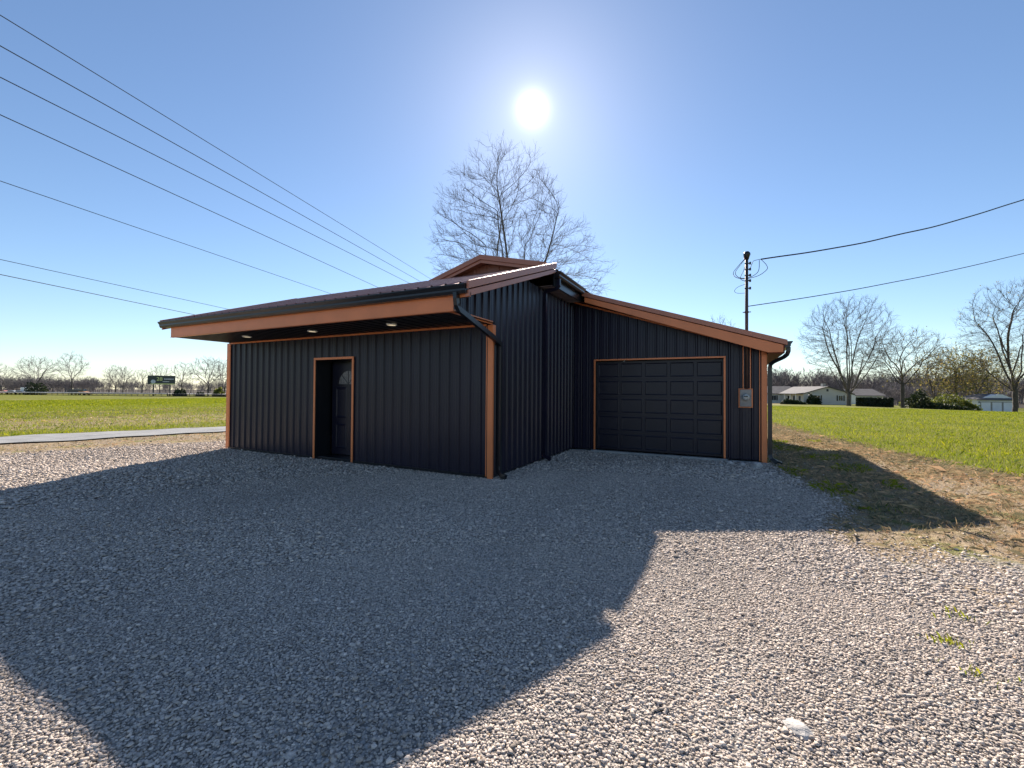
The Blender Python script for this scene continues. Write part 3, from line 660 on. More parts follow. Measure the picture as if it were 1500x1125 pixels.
def grow(seed, h, trunk=.18, limbs=7, spread=(18, 50), sub=(8, 7, 5), r0=None, up=.10, jit=.10, lean=0, ratios=(.42, .42, .42, .42), angs=(32, 32, 30, 30), limb_len=None, central=False, tips=.006, limb_r=(.30, .46), az0=0., skew=(0, 0)):
    rg = np.random.default_rng(seed); r0 = r0 or h*.016; big, fine, ends = [], [], []
    def path(p, d, L, ra, rb, n, upt, jt):
        pts = [p]; d = unit(d)
        for i in range(n):
            d = unit(d+rg.normal(0, jt, 3)+np.array([0, 0, upt])); p = p+d*L/n; pts.append(p)
        return np.array(pts), ra+(rb-ra)*np.linspace(0, 1, n+1)**.85, d
    def kid_dir(d, ang):
        a = rg.normal(size=3); a = unit(a-d*np.dot(a, d)); an = math.radians(ang*rg.uniform(.65, 1.3)); return unit(d*math.cos(an)+a*math.sin(an))
    def branch(p, d, L, r, lev):
        n = (9, 6, 4, 3, 3)[lev]; last = lev >= len(sub)
        pts, rr, dd = path(p, d, L, r, tips*(.5 if last else .8), n, up*(1 if lev < 2 else .7), jit*(.9 if lev else 1))
        (big if lev == 0 else fine).append((pts, rr))
        if last: ends.append(pts[-1]); ends.append(pts[len(pts)//2]); return
        c = sub[lev]
        for k in range(c):
            f = min(.16+.84*(k+rg.uniform(.1, 1.))/c, .985)
            q = f*(len(pts)-1); i = min(int(q), len(pts)-2); fp = pts[i]+(pts[i+1]-pts[i])*(q-i); ld_ = unit(pts[i+1]-pts[i]); rp = np.interp(q, range(len(rr)), rr)
            branch(fp, kid_dir(ld_, angs[lev]), L*ratios[lev]*(1.12-.50*f)*rg.uniform(.7, 1.25), max(rp*.58, tips), lev+1)
    tp, tr, td = path(np.zeros(3)-np.array([0, 0, .3]), np.array([lean, 0, 1.]), h*trunk+.3, r0*1.2, r0*.9, 6, .02, .025)
    tr[0] *= 1.35; tr[1] *= 1.08; big.append((tp, tr))
    for k in range(limbs):
        az = az0+2*math.pi*(k*.618+rg.uniform(-.06, .06)); fr = (k+.5)/limbs; an = math.radians(spread[0]+(spread[1]-spread[0])*fr) if k else math.radians(4)
        d = unit(np.array([math.sin(an)*math.cos(az)+skew[0], math.sin(an)*math.sin(az)+skew[1], math.cos(an)]))
        LL = (limb_len or h*(1-trunk)*.95)*rg.uniform(.88, 1.05)*(1-.30*(an/1.3))
        st = tp[-1] if not central else tp[-1]-np.array([0, 0, fr*h*trunk*.45])
        branch(st, d, LL, r0*rg.uniform(*limb_r)*(1.35 if k == 0 else 1), 0)
    return big, fine, np.array(ends)
def leaves_np(P, size, n_per, seed, spread=.25):
    rg = np.random.default_rng(seed); n = len(P)*n_per; C = np.repeat(P, n_per, 0)+rg.normal(0, spread, (n, 3))
    Rm = rotmats(n); s = size*rg.uniform(.5, 1.3, n); q = np.array([(-1, -.6, 0), (1, -.6, 0), (1, .6, 0), (-1, .6, 0)])
    V = np.einsum('nij,vj->nvi', Rm, q)*s[:, None, None]+C[:, None]; tone = np.repeat(np.clip(rg.normal(1, .28, n), .4, 1.8), 4)
    return V.reshape(-1, 3), np.arange(n*4).reshape(-1, 4), tone
def colonize(seed, env, trunk_h, limbs, n_attr=1500, step=.4, kill=.7, infl=6., tip=.008, twigs=2, twig_l=.9, spread=(8, 60), limb_f=.62, up=.10, e=2.25, wig=.10, lean=(0, 0), sub=2, dirs=None):
    """a crown grown into the given envelope (ellipsoids: centre, radii): limbs first, then branches that reach for free space, then twigs"""
    rg = np.random.default_rng(seed)
    vol = np.array([r[0]*r[1]*r[2] for c, r in env]); A = []
    for (c, r), f in zip(env, vol/vol.sum()):
        n = int(n_attr*f); q = rg.normal(size=(n, 3)); q /= np.linalg.norm(q, axis=1)[:, None]; A.append(q*(rg.uniform(.05, 1, n)**.36)[:, None]*np.array(r)+np.array(c))
    A = np.concatenate(A); A = A[A[:, 2] > trunk_h*.9]
    P = [np.array([0, 0, -.3])]; par = [-1]
    nseg = max(3, int(trunk_h/step)); top = np.array([lean[0], lean[1], trunk_h])
    for k in range(1, nseg+1): P.append(np.array([0, 0, -.3])+(top-np.array([0, 0, -.3]))*k/nseg+rg.normal(0, .015*trunk_h**.5, 3)*[1, 1, 0]); par.append(len(P)-2)
    tb = len(P)-1; C0, R0_ = np.array(env[0][0]), np.array(env[0][1])
    for k in range(limbs):
        az = 2*math.pi*(k*.618+rg.uniform(-.08, .08)); an = math.radians(spread[0]+(spread[1]-spread[0])*(k+.3)/limbs)
        d = np.array([math.sin(an)*math.cos(az), math.sin(an)*math.sin(az), math.cos(an)])
        if dirs: d = unit(R0*dirs[k][0]+F0*dirs[k][1]+np.array([0, 0, 1.]))
        i = max(1, tb-int(rg.integers(0, 1+max(0, int(nseg*.3*k/limbs))))); p = P[i]
        ray_ = [t for t in np.arange(.5, 40, .5) if (((p+d*t-C0)/R0_)**2).sum() < 1.0]; L_ = (max(ray_) if ray_ else 4)*limb_f*rg.uniform(.8, 1.1)
        q = i
        for j in range(int(L_/step)):
            d = unit(d+rg.normal(0, wig, 3)+np.array([0, 0, up*.35])); P.append(P[q]+d*step); par.append(q); q = len(P)-1
    P = np.array(P); par = np.array(par); prev = np.zeros_like(P); prev[1:] = P[1:]-P[par[1:]]; prev /= np.linalg.norm(prev, axis=1)[:, None]+1e-9
    nd = np.full(len(A), 1e9); ni = np.zeros(len(A), int)
    def upd(lo):
        for c0 in range(lo, len(P), 400):
            Q = P[c0:c0+400]; D_ = np.sqrt(((A[:, None]-Q[None])**2).sum(-1)); D_[:, np.arange(c0, c0+len(Q)) < tb-1] = 1e9; m = D_.argmin(1); v = D_[np.arange(len(A)), m]; k = v < nd; nd[k] = v[k]; ni[k] = m[k]+c0
    upd(0); kids = np.zeros(len(P), int)
    for it in range(90):
        live = nd > kill; A, nd, ni = A[live], nd[live], ni[live]
        act = nd < infl
        if not len(A) or not act.any(): break
        S_ = np.zeros_like(P); v = A[act]-P[ni[act]]; v /= np.linalg.norm(v, axis=1)[:, None]; np.add.at(S_, ni[act], v)
        g_ = np.unique(ni[act]); g_ = g_[kids[g_] < 3]
        if not len(g_): break
        d = S_[g_]; d /= np.linalg.norm(d, axis=1)[:, None]+1e-9; d = d+.55*prev[g_]+np.array([0, 0, up])+rg.normal(0, wig, d.shape); d /= np.linalg.norm(d, axis=1)[:, None]
        lo = len(P); kids[g_] += 1; P = np.concatenate([P, P[g_]+d*step]); par = np.concatenate([par, g_]); prev = np.concatenate([prev, d]); kids = np.concatenate([kids, np.zeros(len(g_), int)]); upd(lo)
    n = len(P); acc = np.zeros(n); r = np.full(n, tip)
    for i in range(n-1, -1, -1):
        if acc[i] > 0: r[i] = max(acc[i]**(1/e), tip)
        if par[i] >= 0: acc[par[i]] += r[i]**e
    r[0] *= 1.35; best = np.full(n, -1)
    for i in range(1, n):
        q = par[i]
        if best[q] < 0 or r[i] > r[best[q]]: best[q] = i
    big, fine = [], []
    for i in range(n):
        if i and best[par[i]] == i: continue
        ch = [par[i]] if i else []; q = i
        while q >= 0: ch.append(q); q = best[q]
        if len(ch) < 2: continue
        rr = r[ch].copy(); rr[0] = rr[1] if i else rr[0]
        (big if rr[0] > 5*tip else fine).append((P[ch], rr))
    thin = np.where((r < 2.6*tip))[0]; thin = thin[thin > tb]; ends = []
    cen = C0-np.array([0, 0, R0_[2]*.8]); pts3 = np.linspace(0, 1, 4)[:, None]
    for i in thin:
        o_ = unit(P[i]-cen)
        for k in range(twigs):
            d = unit(prev[i]*.75+o_*.45+rg.normal(0, .42, 3)+np.array([0, 0, .12])); L_ = twig_l*rg.uniform(.45, 1.2); b_ = unit(d+rg.normal(0, .25, 3)+np.array([0, 0, .2]))
            q = P[i]+pts3*L_*(d*(1-.5*pts3)+b_*.5*pts3); fine.append((q, np.linspace(tip*.8, tip*.4, 4))); ends.append(q[-1])
            for k2 in range(sub):
                b2 = q[1+k2 % 2]; d2 = unit(d+rg.normal(0, .55, 3)); fine.append((b2+pts3[:3]*1.5*L_*.5*d2, np.linspace(tip*.6, tip*.35, 3))); ends.append(b2+L_*.5*d2)
    return big, fine, np.array(ends)
def make_tree(name, loc, label, group, seed, env, trunk_h, limbs, leaf=None, tm=None, bm=None, lsize=.09, lper=1, lspread=.25, lmat=None, cat='tree', fs=3, **kw):
    big, fine, ends = colonize(seed, env, trunk_h, limbs, **kw)
    t = thing(name, loc, label, cat, group)
    V, F = tubes_np(big, 7); np_mesh('trunk', V, F, bm or bark, t, smooth=True)
    V, F = tubes_np(fine, fs); np_mesh('crown', V, F, tm or twig, t, smooth=True)
    if leaf:
        e = ends[np.random.default_rng(seed).uniform(size=len(ends)) < leaf]
        V, F, to = leaves_np(e, lsize, lper, seed, lspread); np_mesh('young_leaves', V, F, lmat or bud_m, t, to)
    print(name, len(big), len(fine)); return t
def gpos(px, depth):
    p = at(px, 575, depth); return (p[0], p[1], float(H(p[0], p[1])))
def side(v): return tuple(R0*v[0]+F0*v[1]+np.array([0, 0, v[2]]))   # offsets across / away / up as seen from the drive
make_tree('bare_tree', gpos(749, 30.8), 'tall bare many-stemmed tree rising behind the black metal building', None, 21, [(side((-.9, 0, 12.0)), (5.0, 4.6, 6.8)), (side((3.2, 0, 9.3)), (3.7, 3.8, 4.5)), (side((-2.8, 0, 9.2)), (2.9, 2.8, 3.4))], 2.6, 13, n_attr=3300, step=.32, kill=.55, infl=5, tip=.0085, twigs=2, twig_l=.85, spread=(3, 58), limb_f=.86, up=.20, wig=.055, sub=2, e=2.0, dirs=[(-.06, .1), (-.30, .12), (-.17, -.2), (.09, -.1), (.22, .2), (.40, -.1), (.60, .15), (.88, -.08), (-.46, -.1), (.12, .5), (-.2, .45), (.3, -.5), (-.75, .2)])
make_tree('bare_tree', gpos(1056, 70), 'small bare treetop just showing above the lean-to roof', None, 5, [((0, 0, 10.2), (2.6, 2.6, 4.4))], 4, 5, n_attr=420, step=.45, kill=.75, tip=.014, twig_l=1, spread=(3, 30), wig=.08)
make_tree('bare_tree', gpos(1243, 88), 'large bare vase-shaped tree in front of the beige house', None, 33, [(side((-.4, 0, 14.2)), (8.3, 8.3, 8.6)), (side((0, 0, 8.5)), (6.5, 6.5, 4.0))], 2.2, 16, n_attr=3000, step=.5, kill=.85, infl=6, tip=.016, twigs=2, twig_l=1.3, spread=(3, 56), limb_f=.82, up=.16, wig=.05, sub=1, e=2.0)
make_tree('budding_tree', gpos(1322, 86), 'wide budding tree with a dark straight trunk right of the clipped hedge', None, 44, [((0, 0, 10.2), (7.4, 7.4, 5.9))], 5.2, 13, .10, None, barkd, .10, n_attr=2000, step=.5, kill=.85, infl=6, tip=.017, twigs=2, twig_l=1.1, spread=(4, 86), limb_f=.72, up=.06, wig=.11, sub=1, e=1.98)
make_tree('budding_tree', gpos(1487, 84), 'tall budding tree rising beside the white three-door garage', None, 58, [(side((0, 0, 17.0)), (8.4, 8.0, 9.6)), (side((-3.2, 0, 9.5)), (6.0, 5, 4.0))], 4.5, 13, .06, None, barkd, .10, n_attr=3200, step=.55, kill=.9, infl=6, tip=.017, twigs=2, twig_l=1.2, spread=(3, 66), limb_f=.78, up=.10, wig=.08, sub=1, e=1.98)
for px, dp, h, sd, lf, lb in ((1368, 112, 14.5, 61, .35, 'budding tree left in the clump behind the lawn, beside the wide dark-trunked tree'), (1398, 108, 16, 62, .7, 'yellow-green budding tree in the middle of the clump behind the lawn'),
                              (1418, 104, 13.5, 63, .95, 'leaning yellow-leaved tree left of the white garage'), (1450, 118, 16.5, 64, .8, 'leafy yellow-green tree standing behind the white garage')):
    make_tree('budding_tree', gpos(px, dp), lb, 'budding trees behind the lawn', sd, [((0, 0, h*.60), (h*.36, h*.36, h*.40))], h*.17, 9, lf, None, barkd, .15, 1, .4, n_attr=1300, step=.55, kill=.9, tip=.018, twigs=2, twig_l=1.1, spread=(5, 64), wig=.13, sub=1, e=2.05, lean=(1.2, 0) if px == 1418 else (0, 0))
# left tree line: each tree its own
for px, dp, h, sd, kind_, lb in ((2, 178, 12, 71, 'd', 'bare tree at the left edge of the field'), (54, 168, 15.0, 72, 'w', 'broad spreading tree with low dark crown behind the parked cars'), (105, 170, 16.8, 73, 'b', 'tall thin-limbed bare tree left of the dark rounded trees'),
                                 (160, 190, 11.5, 74, 'n', 'slim bare tree beyond the highway, left of the rounded crowns'), (169, 186, 12.8, 75, 'd', 'dark rounded bare tree, left one of the pair'), (180, 183, 11.6, 76, 'd', 'dark rounded bare tree, right one of the pair'), (208, 188, 11.0, 77, 'd', 'bare tree just left of the billboard'),
                                 (234, 196, 14, 78, 'b', 'bare tree whose top shows over the billboard'), (266, 172, 13.2, 79, 'b', 'fan-shaped bare tree right of the billboard'), (305, 160, 14.8, 80, 'w', 'large bare tree with wide limbs near the building corner'), (329, 165, 14, 81, 'd', 'bare tree half hidden by the left corner of the building')):
    rx, cz, rz_, th, nl, sp, na_ = {'b': (.30, .66, .34, .34, 9, (4, 66), 700), 'w': (.46, .62, .38, .26, 12, (5, 84), 900), 'd': (.36, .58, .42, .2, 11, (5, 74), 1000), 'n': (.16, .62, .38, .3, 5, (3, 34), 300)}[kind_]
    make_tree('bare_tree', gpos(px, dp), lb, 'bare trees along the far edge of the field', sd, [((0, 0, h*cz), (h*rx, h*rx, h*rz_))], h*th, nl, None, twigw, barkd, n_attr=na_, step=.6, kill=.95, tip=.026, twigs=2, twig_l=1.1, spread=sp, wig=.11, sub=1, e=2.15)
# far woods: one mass of many small stems
def wood(name, pa_, da, pb_, db, n, h0, h1, seed, m, deep=25):
    rg = np.random.default_rng(seed); protos = [grow(900+seed+k, 10, trunk=.25, limbs=5, spread=(5, 40), sub=(6, 5), up=.07, jit=.12, tips=.035, r0=.11) for k in range(6)]
    pr_ = [tubes_np(b+f, 3) for b, f, e in protos]; VV, FF, off = [], [], 0
    for k in range(n):
        u = rg.uniform(); px = pa_+(pb_-pa_)*u; dp = da+(db-da)*u+rg.uniform(0, deep); p = gpos(px, dp); s = (rg.uniform(h0, h1) if rg.uniform() < .62 else rg.uniform(.25, .5)*h1)/10; a = rg.uniform(0, 6.28); V, F = pr_[rg.integers(6)]
        q = V@np.array([[math.cos(a), -math.sin(a), 0], [math.sin(a), math.cos(a), 0], [0, 0, 1]]).T*np.array([s*1.2, s*1.2, s])+np.array(p); VV.append(q); FF.append(F+off); off += len(q)
    o = np_mesh(name, np.concatenate(VV), np.concatenate(FF), m, None); return tag(o, kind='stuff')
wood('far_wood', -150, 235, 420, 215, 700, 4, 7.5, 1, twigw, 60)
wood('far_wood', -60, 215, 140, 225, 300, 6, 9, 2, twigw, 30)
wood('far_wood', 1080, 170, 1560, 165, 620, 8, 13.5, 3, twigw, 45)
wood('far_wood', 1290, 128, 1470, 125, 200, 4, 8, 4, twigw, 20)

def bush(name, loc, size, label, m, seed, n=1400, leaf=.09, cat='bush', group=None, boxy=False):
    rg = np.random.default_rng(seed)
    if boxy:
        P = rg.uniform(-1, 1, (n, 3)); ax = rg.integers(0, 3, n); sg = np.where(rg.uniform(size=n) < .5, -1., 1.); P[np.arange(n), ax] = sg*(1-np.abs(rg.normal(0, .05, n)))
        P[:, 2] = (P[:, 2]+1)/2
    else:
        P = rg.normal(size=(n, 3)); P /= np.linalg.norm(P, axis=1)[:, None]; lump = 1+.25*np.sin(P[:, 0]*5+seed)*np.sin(P[:, 1]*4+2*seed)+.12*np.sin(P[:, 2]*9)
        P *= (lump*rg.uniform(.55, 1, n)**.5)[:, None]; P[:, 2] = np.abs(P[:, 2])
    V, F, to = leaves_np(P*np.array(size), leaf, 1, seed, .03)
    t = thing(name, loc, label, cat, group); np_mesh('foliage', V, F, m, t, to)
    w = MB()
    for k in range(5):
        a = k*1.26; w.tube([(0, 0, -.1), (size[0]*.25*math.cos(a), size[1]*.25*math.sin(a), size[2]*.4), (size[0]*.55*math.cos(a+.2), size[1]*.55*math.sin(a+.2), size[2]*.75)], [.04, .03, .012], 5)
    w.build('stem', barkd, t); return t
hp = gpos(1281, 85)
hb = bush('hedge', hp, (3.1, 1.1, 1.75), 'dark clipped rectangular hedge on the lawn right of the bare tree', hedge_m, 3, 5200, .11, 'hedge', None, True); hb.rotation_euler = (0, 0, math.radians(YAW+8))
w = MB(); w.box(-2.95, 2.95, -.98, .98, .05, 1.62); w.build('hedge_core', hedge_m, hb)
for px, dp, sz, m_, lb in ((1191, 99, (1.3, 1.2, 2.0), ever_m, 'dark round shrub in front of the beige gable wall'), (1155, 99, (1.5, 1.0, 1.0), ever_m, 'low dark shrub by the house entrance'), (1168, 98, (1.4, .8, .7), ever_m, 'low spreading shrub right of the house entrance'),
                           (1345, 92, (2.0, 1.8, 3.4), ever_m, 'tall dark evergreen shrub right of the wide budding tree'), (1366, 93, (3.4, 2.0, 2.4), shrub_m, 'light green shrub in the row behind the lawn, by the evergreen'), (1392, 95, (3.2, 2.0, 3.2), shrub_m, 'big yellow-green shrub in the middle of the row behind the lawn'), (1413, 94, (2.2, 1.6, 1.9), shrub_m, 'rounded light green shrub left of the white garage'),
                           (1375, 90, (4.6, 1.2, 1.1), ever_m, 'long low dark shrub in front of the green shrubs'), (1334, 97, (1.7, 1.5, 1.9), shrub_m, 'olive shrub just behind the dark straight trunk'),
                           (264, 150, (2.2, 1.6, 2.1), ever_m, 'dark evergreen bush right of the billboard posts'), (293, 152, (1.3, 1.1, 1.2), ever_m, 'small dark bush along the far fence'), (321, 150, (1.8, 1.3, 2.6), shrub_m, 'pale green bush at the far fence near the building corner'), (52, 166, (4.5, 3, 4.0), ever_m, 'dark green thicket under the broad spreading tree')):
    bush('shrub', gpos(px, dp), sz, lb, m_, int(px), 1500, .15 if dp < 120 else .22)

# ------------------------------------------------------------------ houses on the right
def frame(px, dp, turn):
    p = gpos(px, dp); return p, math.radians(YAW+turn)
def window(parent, x, z, w_, h_, y, nx=0):
    """window on a wall facing -y"""
    f = MB()
    for q in ((x-w_/2-.08, x-w_/2, z-.08, z+h_+.08), (x+w_/2, x+w_/2+.08, z-.08, z+h_+.08), (x-w_/2, x+w_/2, z-.08, z), (x-w_/2, x+w_/2, z+h_, z+h_+.08), (x-.02, x+.02, z, z+h_)): f.box(q[0], q[1], y-.07, y+.01, q[2], q[3])
    o = f.build('window', white, parent); g_ = MB(); g_.box(x-w_/2, x+w_/2, y-.02, y+.0, z, z+h_); g_.build('pane', darkwin, o)
    for s in (-1, 1):
        k = MB(); xx = x+s*(w_/2+.27); k.box(xx-.17, xx+.17, y-.04, y-.002, z-.05, z+h_+.05); k.build('shutter', black, o)
p, a = frame(1212, 101, -6)
hs = thing('ranch_house', p, 'low beige ranch house with grey gable roof behind the large bare tree', 'house', None, a)
wl = MB(); hw, ev, rg_ = 5.3, 2.55, 4.15
wl.prism([(-hw, -.3), (hw, -.3), (hw, ev), (0, rg_), (-hw, ev)], 'y', 0, 14); wl.build('wall', sidingb, hs)
r = MB()
for s in (-1, 1): r.prism([(0, rg_+.03), (s*(hw+.5), ev-.13), (s*(hw+.5), ev+.05), (0, rg_+.22)], 'y', -.4, 14.4)
rf = r.build('roof', shingle, hs); c = MB(); c.box(-.35, .35, 1.2, 2.0, 3.9, 5.0); c.build('chimney', rockm, rf)
v = MB(); v.box(-.22, .22, -.05, -.003, 3.1, 3.7); v.build('gable_vent', black, hs)
window(hs, -2.2, .95, 1.1, 1.2, 0); window(hs, 2.9, .95, .9, 1.2, 0)
# long left side with porch posts, seen at a slant
for yy in (1.5, 4, 6.5):
    f = MB(); f.box(-hw-.06, -hw+.01, yy-.55, yy+.55, .7, 2.1); o = f.build('window', white, hs); q = MB(); q.box(-hw-.075, -hw-.061, yy-.45, yy+.45, .8, 2.0); q.build('pane', darkwin, o)
for yy in (.3, 2.8, 5.3):
    f = MB(); f.box(-hw-1.6, -hw-1.45, yy, yy+.15, -.2, 2.45); f.build('porch_post', white, hs)
f = MB(); f.prism([(-hw-1.9, 2.42), (-hw+.1, 2.65), (-hw+.1, 2.8), (-hw-1.9, 2.55)], 'y', -.2, 8); f.build('porch_roof', shingle, hs)
def wing(px, dp, turn, half, dep, ev, rg_, label, win):
    p, a = frame(px, dp, turn); h_ = thing('ranch_house', p, label, 'house', None, a); wl = MB()
    wl.prism([(0, -.3), (dep, -.3), (dep, ev), (dep/2, rg_), (0, ev)], 'x', -half, half); wl.build('wall', white, h_)
    r = MB(); r.prism([(dep/2, rg_+.03), (-.5, ev-.12), (-.5, ev+.05), (dep/2, rg_+.22)], 'x', -half-.4, half+.4); r.prism([(dep/2, rg_+.03), (dep+.5, ev-.12), (dep+.5, ev+.05), (dep/2, rg_+.22)], 'x', -half-.4, half+.4); r.build('roof', shingle, h_)
    for x in win: window(h_, x, .8, 1.2, 1.2, 0)
    return h_
wing(1140, 112, 0, 5.2, 8, 2.5, 4.3, 'white house wing with dark roof at the left, beside the black downspout', (-1.2, 2.2))
wing(1274, 112, 0, 3.6, 8, 2.4, 4.0, 'pale house wing with dark roof behind the clipped hedge', (1.2,))
# three-door garage
p, a = frame(1460, 97, -4)
gg = thing('garage', p, 'small white three-door garage with grey roof at the right edge', 'garage', None, a)
wl = MB(); hw = 4.15; wl.prism([(0, -.3), (6, -.3), (6, 2.75), (0, 2.75)], 'x', -hw, hw); wl.prism([(-hw, 2.751), (hw, 2.751), (1.5, 3.9), (.9, 3.9)], 'y', .3, 5.7); wl.build('wall', white, gg)
r = MB(); r.quad((-hw-.5, -.5, 2.72), (hw+.4, -.5, 2.72), (1.9, 2.6, 4.05), (-.4, 2.6, 4.05)); r.quad((-hw-.5, 6.4, 2.72), (-hw-.5, -.5, 2.72), (-.4, 2.6, 4.05), (-.4, 3.4, 4.05)); r.quad((hw+.4, -.5, 2.72), (hw+.4, 6.4, 2.72), (1.9, 3.4, 4.05), (1.9, 2.6, 4.05)); r.quad((hw+.4, 6.4, 2.72), (-hw-.5, 6.4, 2.72), (-.4, 3.4, 4.05), (1.9, 3.4, 4.05)); r.quad((-.4, 2.6, 4.05), (1.9, 2.6, 4.05), (1.9, 3.4, 4.05), (-.4, 3.4, 4.05)); r.box(-hw-.5, hw+.4, -.52, -.45, 2.55, 2.72); r.build('roof', shingle, gg)
for x in (-2.35, 0.0, 2.35):
    f = MB(); f.box(x-.98, x+.98, -.055, -.004, -.1, 2.05)
    for k in range(4):
        f.box(x-.96, x+.96, -.058, -.0552, .0+k*.5, .46+k*.5)
    o = f.build('garage_door', white, gg)
    f = MB()
    for q in ((x-1.16, x-.99, -.1, 2.22), (x+.99, x+1.16, -.1, 2.22), (x-.99, x+.99, 2.06, 2.22)): f.box(q[0], q[1], -.03, -.003, q[2], q[3])
    f.build('door_frame', grey_metal, o)
for x in (-3.75, 3.75):
    f = MB(); f.box(x-.12, x+.12, -.12, -.003, 2.0, 2.25); f.build('wall_lamp', black, gg)

# ------------------------------------------------------------------ left distance
p = gpos(236.5, 152)
bb = thing('billboard', p, 'dark billboard with yellow-green numerals on two posts beyond the field', 'billboard', None, math.radians(YAW+26))
w = MB(); w.box(-3.9, 3.9, -.15, .15, 4.1, 7.25); w.build('board', mat('billboard_face', (.028, .038, .036), .5, 0, .1, 1), bb, bevel=.03)
yl = mat('billboard_yellow', (.55, .60, .22), .6, 0, .05); wh = mat('billboard_white', (.65, .68, .70), .6, 0, .1, 3)
for x in (-2.35, 2.35):
    w = MB(); w.tube([(x, .25, -.5), (x, .25, 6.5)], .22, 10); w.build('post', black, bb)
w = MB(); w.box(-3.1, 3.75, -.175, -.152, 4.15, 4.42); w.build('border_stripe', yl, bb)
cu = bpy.data.curves.new('numerals', 'FONT'); cu.body = '28'; cu.size = 1.75; cu.extrude = .01; cu.offset = .012
tmp = bpy.data.objects.new('numerals', cu); COL.objects.link(tmp); dg = bpy.context.evaluated_depsgraph_get(); me = bpy.data.meshes.new_from_object(tmp.evaluated_get(dg)); bpy.data.objects.remove(tmp)
o = link('numerals', me, bb, yl); o.location = (-1.45, -.17, 5.45); o.rotation_euler = (math.pi/2, 0, 0)
w = MB(); x = .75
for k, q in enumerate((.32, .28, .3, .26, .3, .34, .22, .3)): w.box(x, x+q*.75, -.175, -.152, 5.85+(.0 if k % 2 else .03), 6.2); x += q+.06
w.build('lettering', wh, bb)
w = MB(); x = .35
for k in range(7): w.box(x, x+.2, -.175, -.152, 5.0, 5.2); x += .27
w.build('lettering', wh, bb)
w = MB(); w.tube([(-2.35, -.178, 5.1), (-2.35, -.152, 5.1)], .68, 20); w.build('emblem', mat('emblem', (.42, .47, .52), .6, 0, .3, 2), bb)
def car(px, dp, turn, col, label, van=0):
    p = gpos(px, dp); t = thing('parked_car' if not van else 'parked_van', (p[0], p[1], p[2]+.05), label, 'car' if not van else 'van', 'vehicles beyond the field', math.radians(YAW+turn)); m = mat('car_paint', col, .25, .2, .03); w = MB()
    if van: pr_ = [(-2.6, .35), (2.6, .35), (2.62, .9), (2.2, 1.15), (1.8, 2.0), (1.5, 2.1), (-2.5, 2.15), (-2.62, 1.9)]; W_ = .98
    else: pr_ = [(-2.2, .35), (2.2, .3), (2.28, .62), (2.1, .82), (1.1, .95), (.45, 1.40), (-1.1, 1.46), (-1.75, 1.05), (-2.2, .98), (-2.28, .7)]; W_ = .86
    w.prism(pr_, 'y', -W_, W_); b = w.build('body', m, t, bevel=.05)
    w = MB()
    gl = [(1.75, 1.2), (1.65, 1.9), (.9, 1.95), (.9, 1.2)] if van else [(.95, .98), (.40, 1.34), (-1.05, 1.39), (-1.55, 1.05)]
    w.prism(gl, 'y', -W_-.012, W_+.012); w.build('window', darkwin, t)
    for x in (-1.4, 1.4):
        for s in (-1, 1):
            w = MB(); w.tube([(x, s*(W_-.2), .33), (x, s*(W_+.02), .33)], .33, 14); w.build('wheel', tyre, t)
    return t
car(20, 164, 10, (.45, .46, .47), 'silver car, left one of the two parked beyond the field')
car(32, 163, 8, (.55, .56, .57), 'pale silver car right next to the white trailer')
car(114, 165, 5, (.03, .03, .035), 'black van standing on the pale highway beyond the field', 1)
car(6, 172, 8, (.42, .16, .12), 'red car at the far left edge beyond the field')
p = gpos(39.5, 172); t = thing('trailer', p, 'white box trailer standing behind the silver cars', 'trailer', None, math.radians(YAW+6))
w = MB(); w.box(-1.5, 1.5, -1, 1, .6, 2.7); w.build('box', white, t, bevel=.05); w = MB(); w.box(-2.4, -1.5, -.06, .06, .5, .62); w.build('tow_bar', black, t)
for s in (-1, 1): w = MB(); w.tube([(0, s*.9, .35), (0, s*1.05, .35)], .35, 12); w.build('wheel', tyre, t)
p = gpos(124, 160); t = thing('loader', p, 'tan and orange loader beside the black van', 'machine', None, math.radians(YAW))
om = mat('machine_orange', (.50, .25, .12), .5); w = MB(); w.prism([(-1.6, .5), (1.2, .5), (1.3, 1.1), (.2, 1.3), (-.1, 1.4), (-1.5, 1.3)], 'y', -.8, .8); w.build('body', om, t, bevel=.04)
w = MB(); w.prism([(-.9, 1.3), (.1, 1.3), (0, 2.2), (-.85, 2.2)], 'y', -.6, .6); w.build('cab', darkwin, t)
w = MB(); w.prism([(1.4, .3), (2.2, .25), (2.0, .9), (1.6, 1.0)], 'y', -.95, .95); w.prism([(.6, 1.0), (1.6, .7), (1.6, .85), (.6, 1.15)], 'y', -.5, -.35); w.build('bucket', om, t)
for x in (-1, .7):
    for s in (-1, 1): w = MB(); w.tube([(x, s*.75, .5), (x, s*1.0, .5)], .5, 12); w.build('wheel', tyre, t)
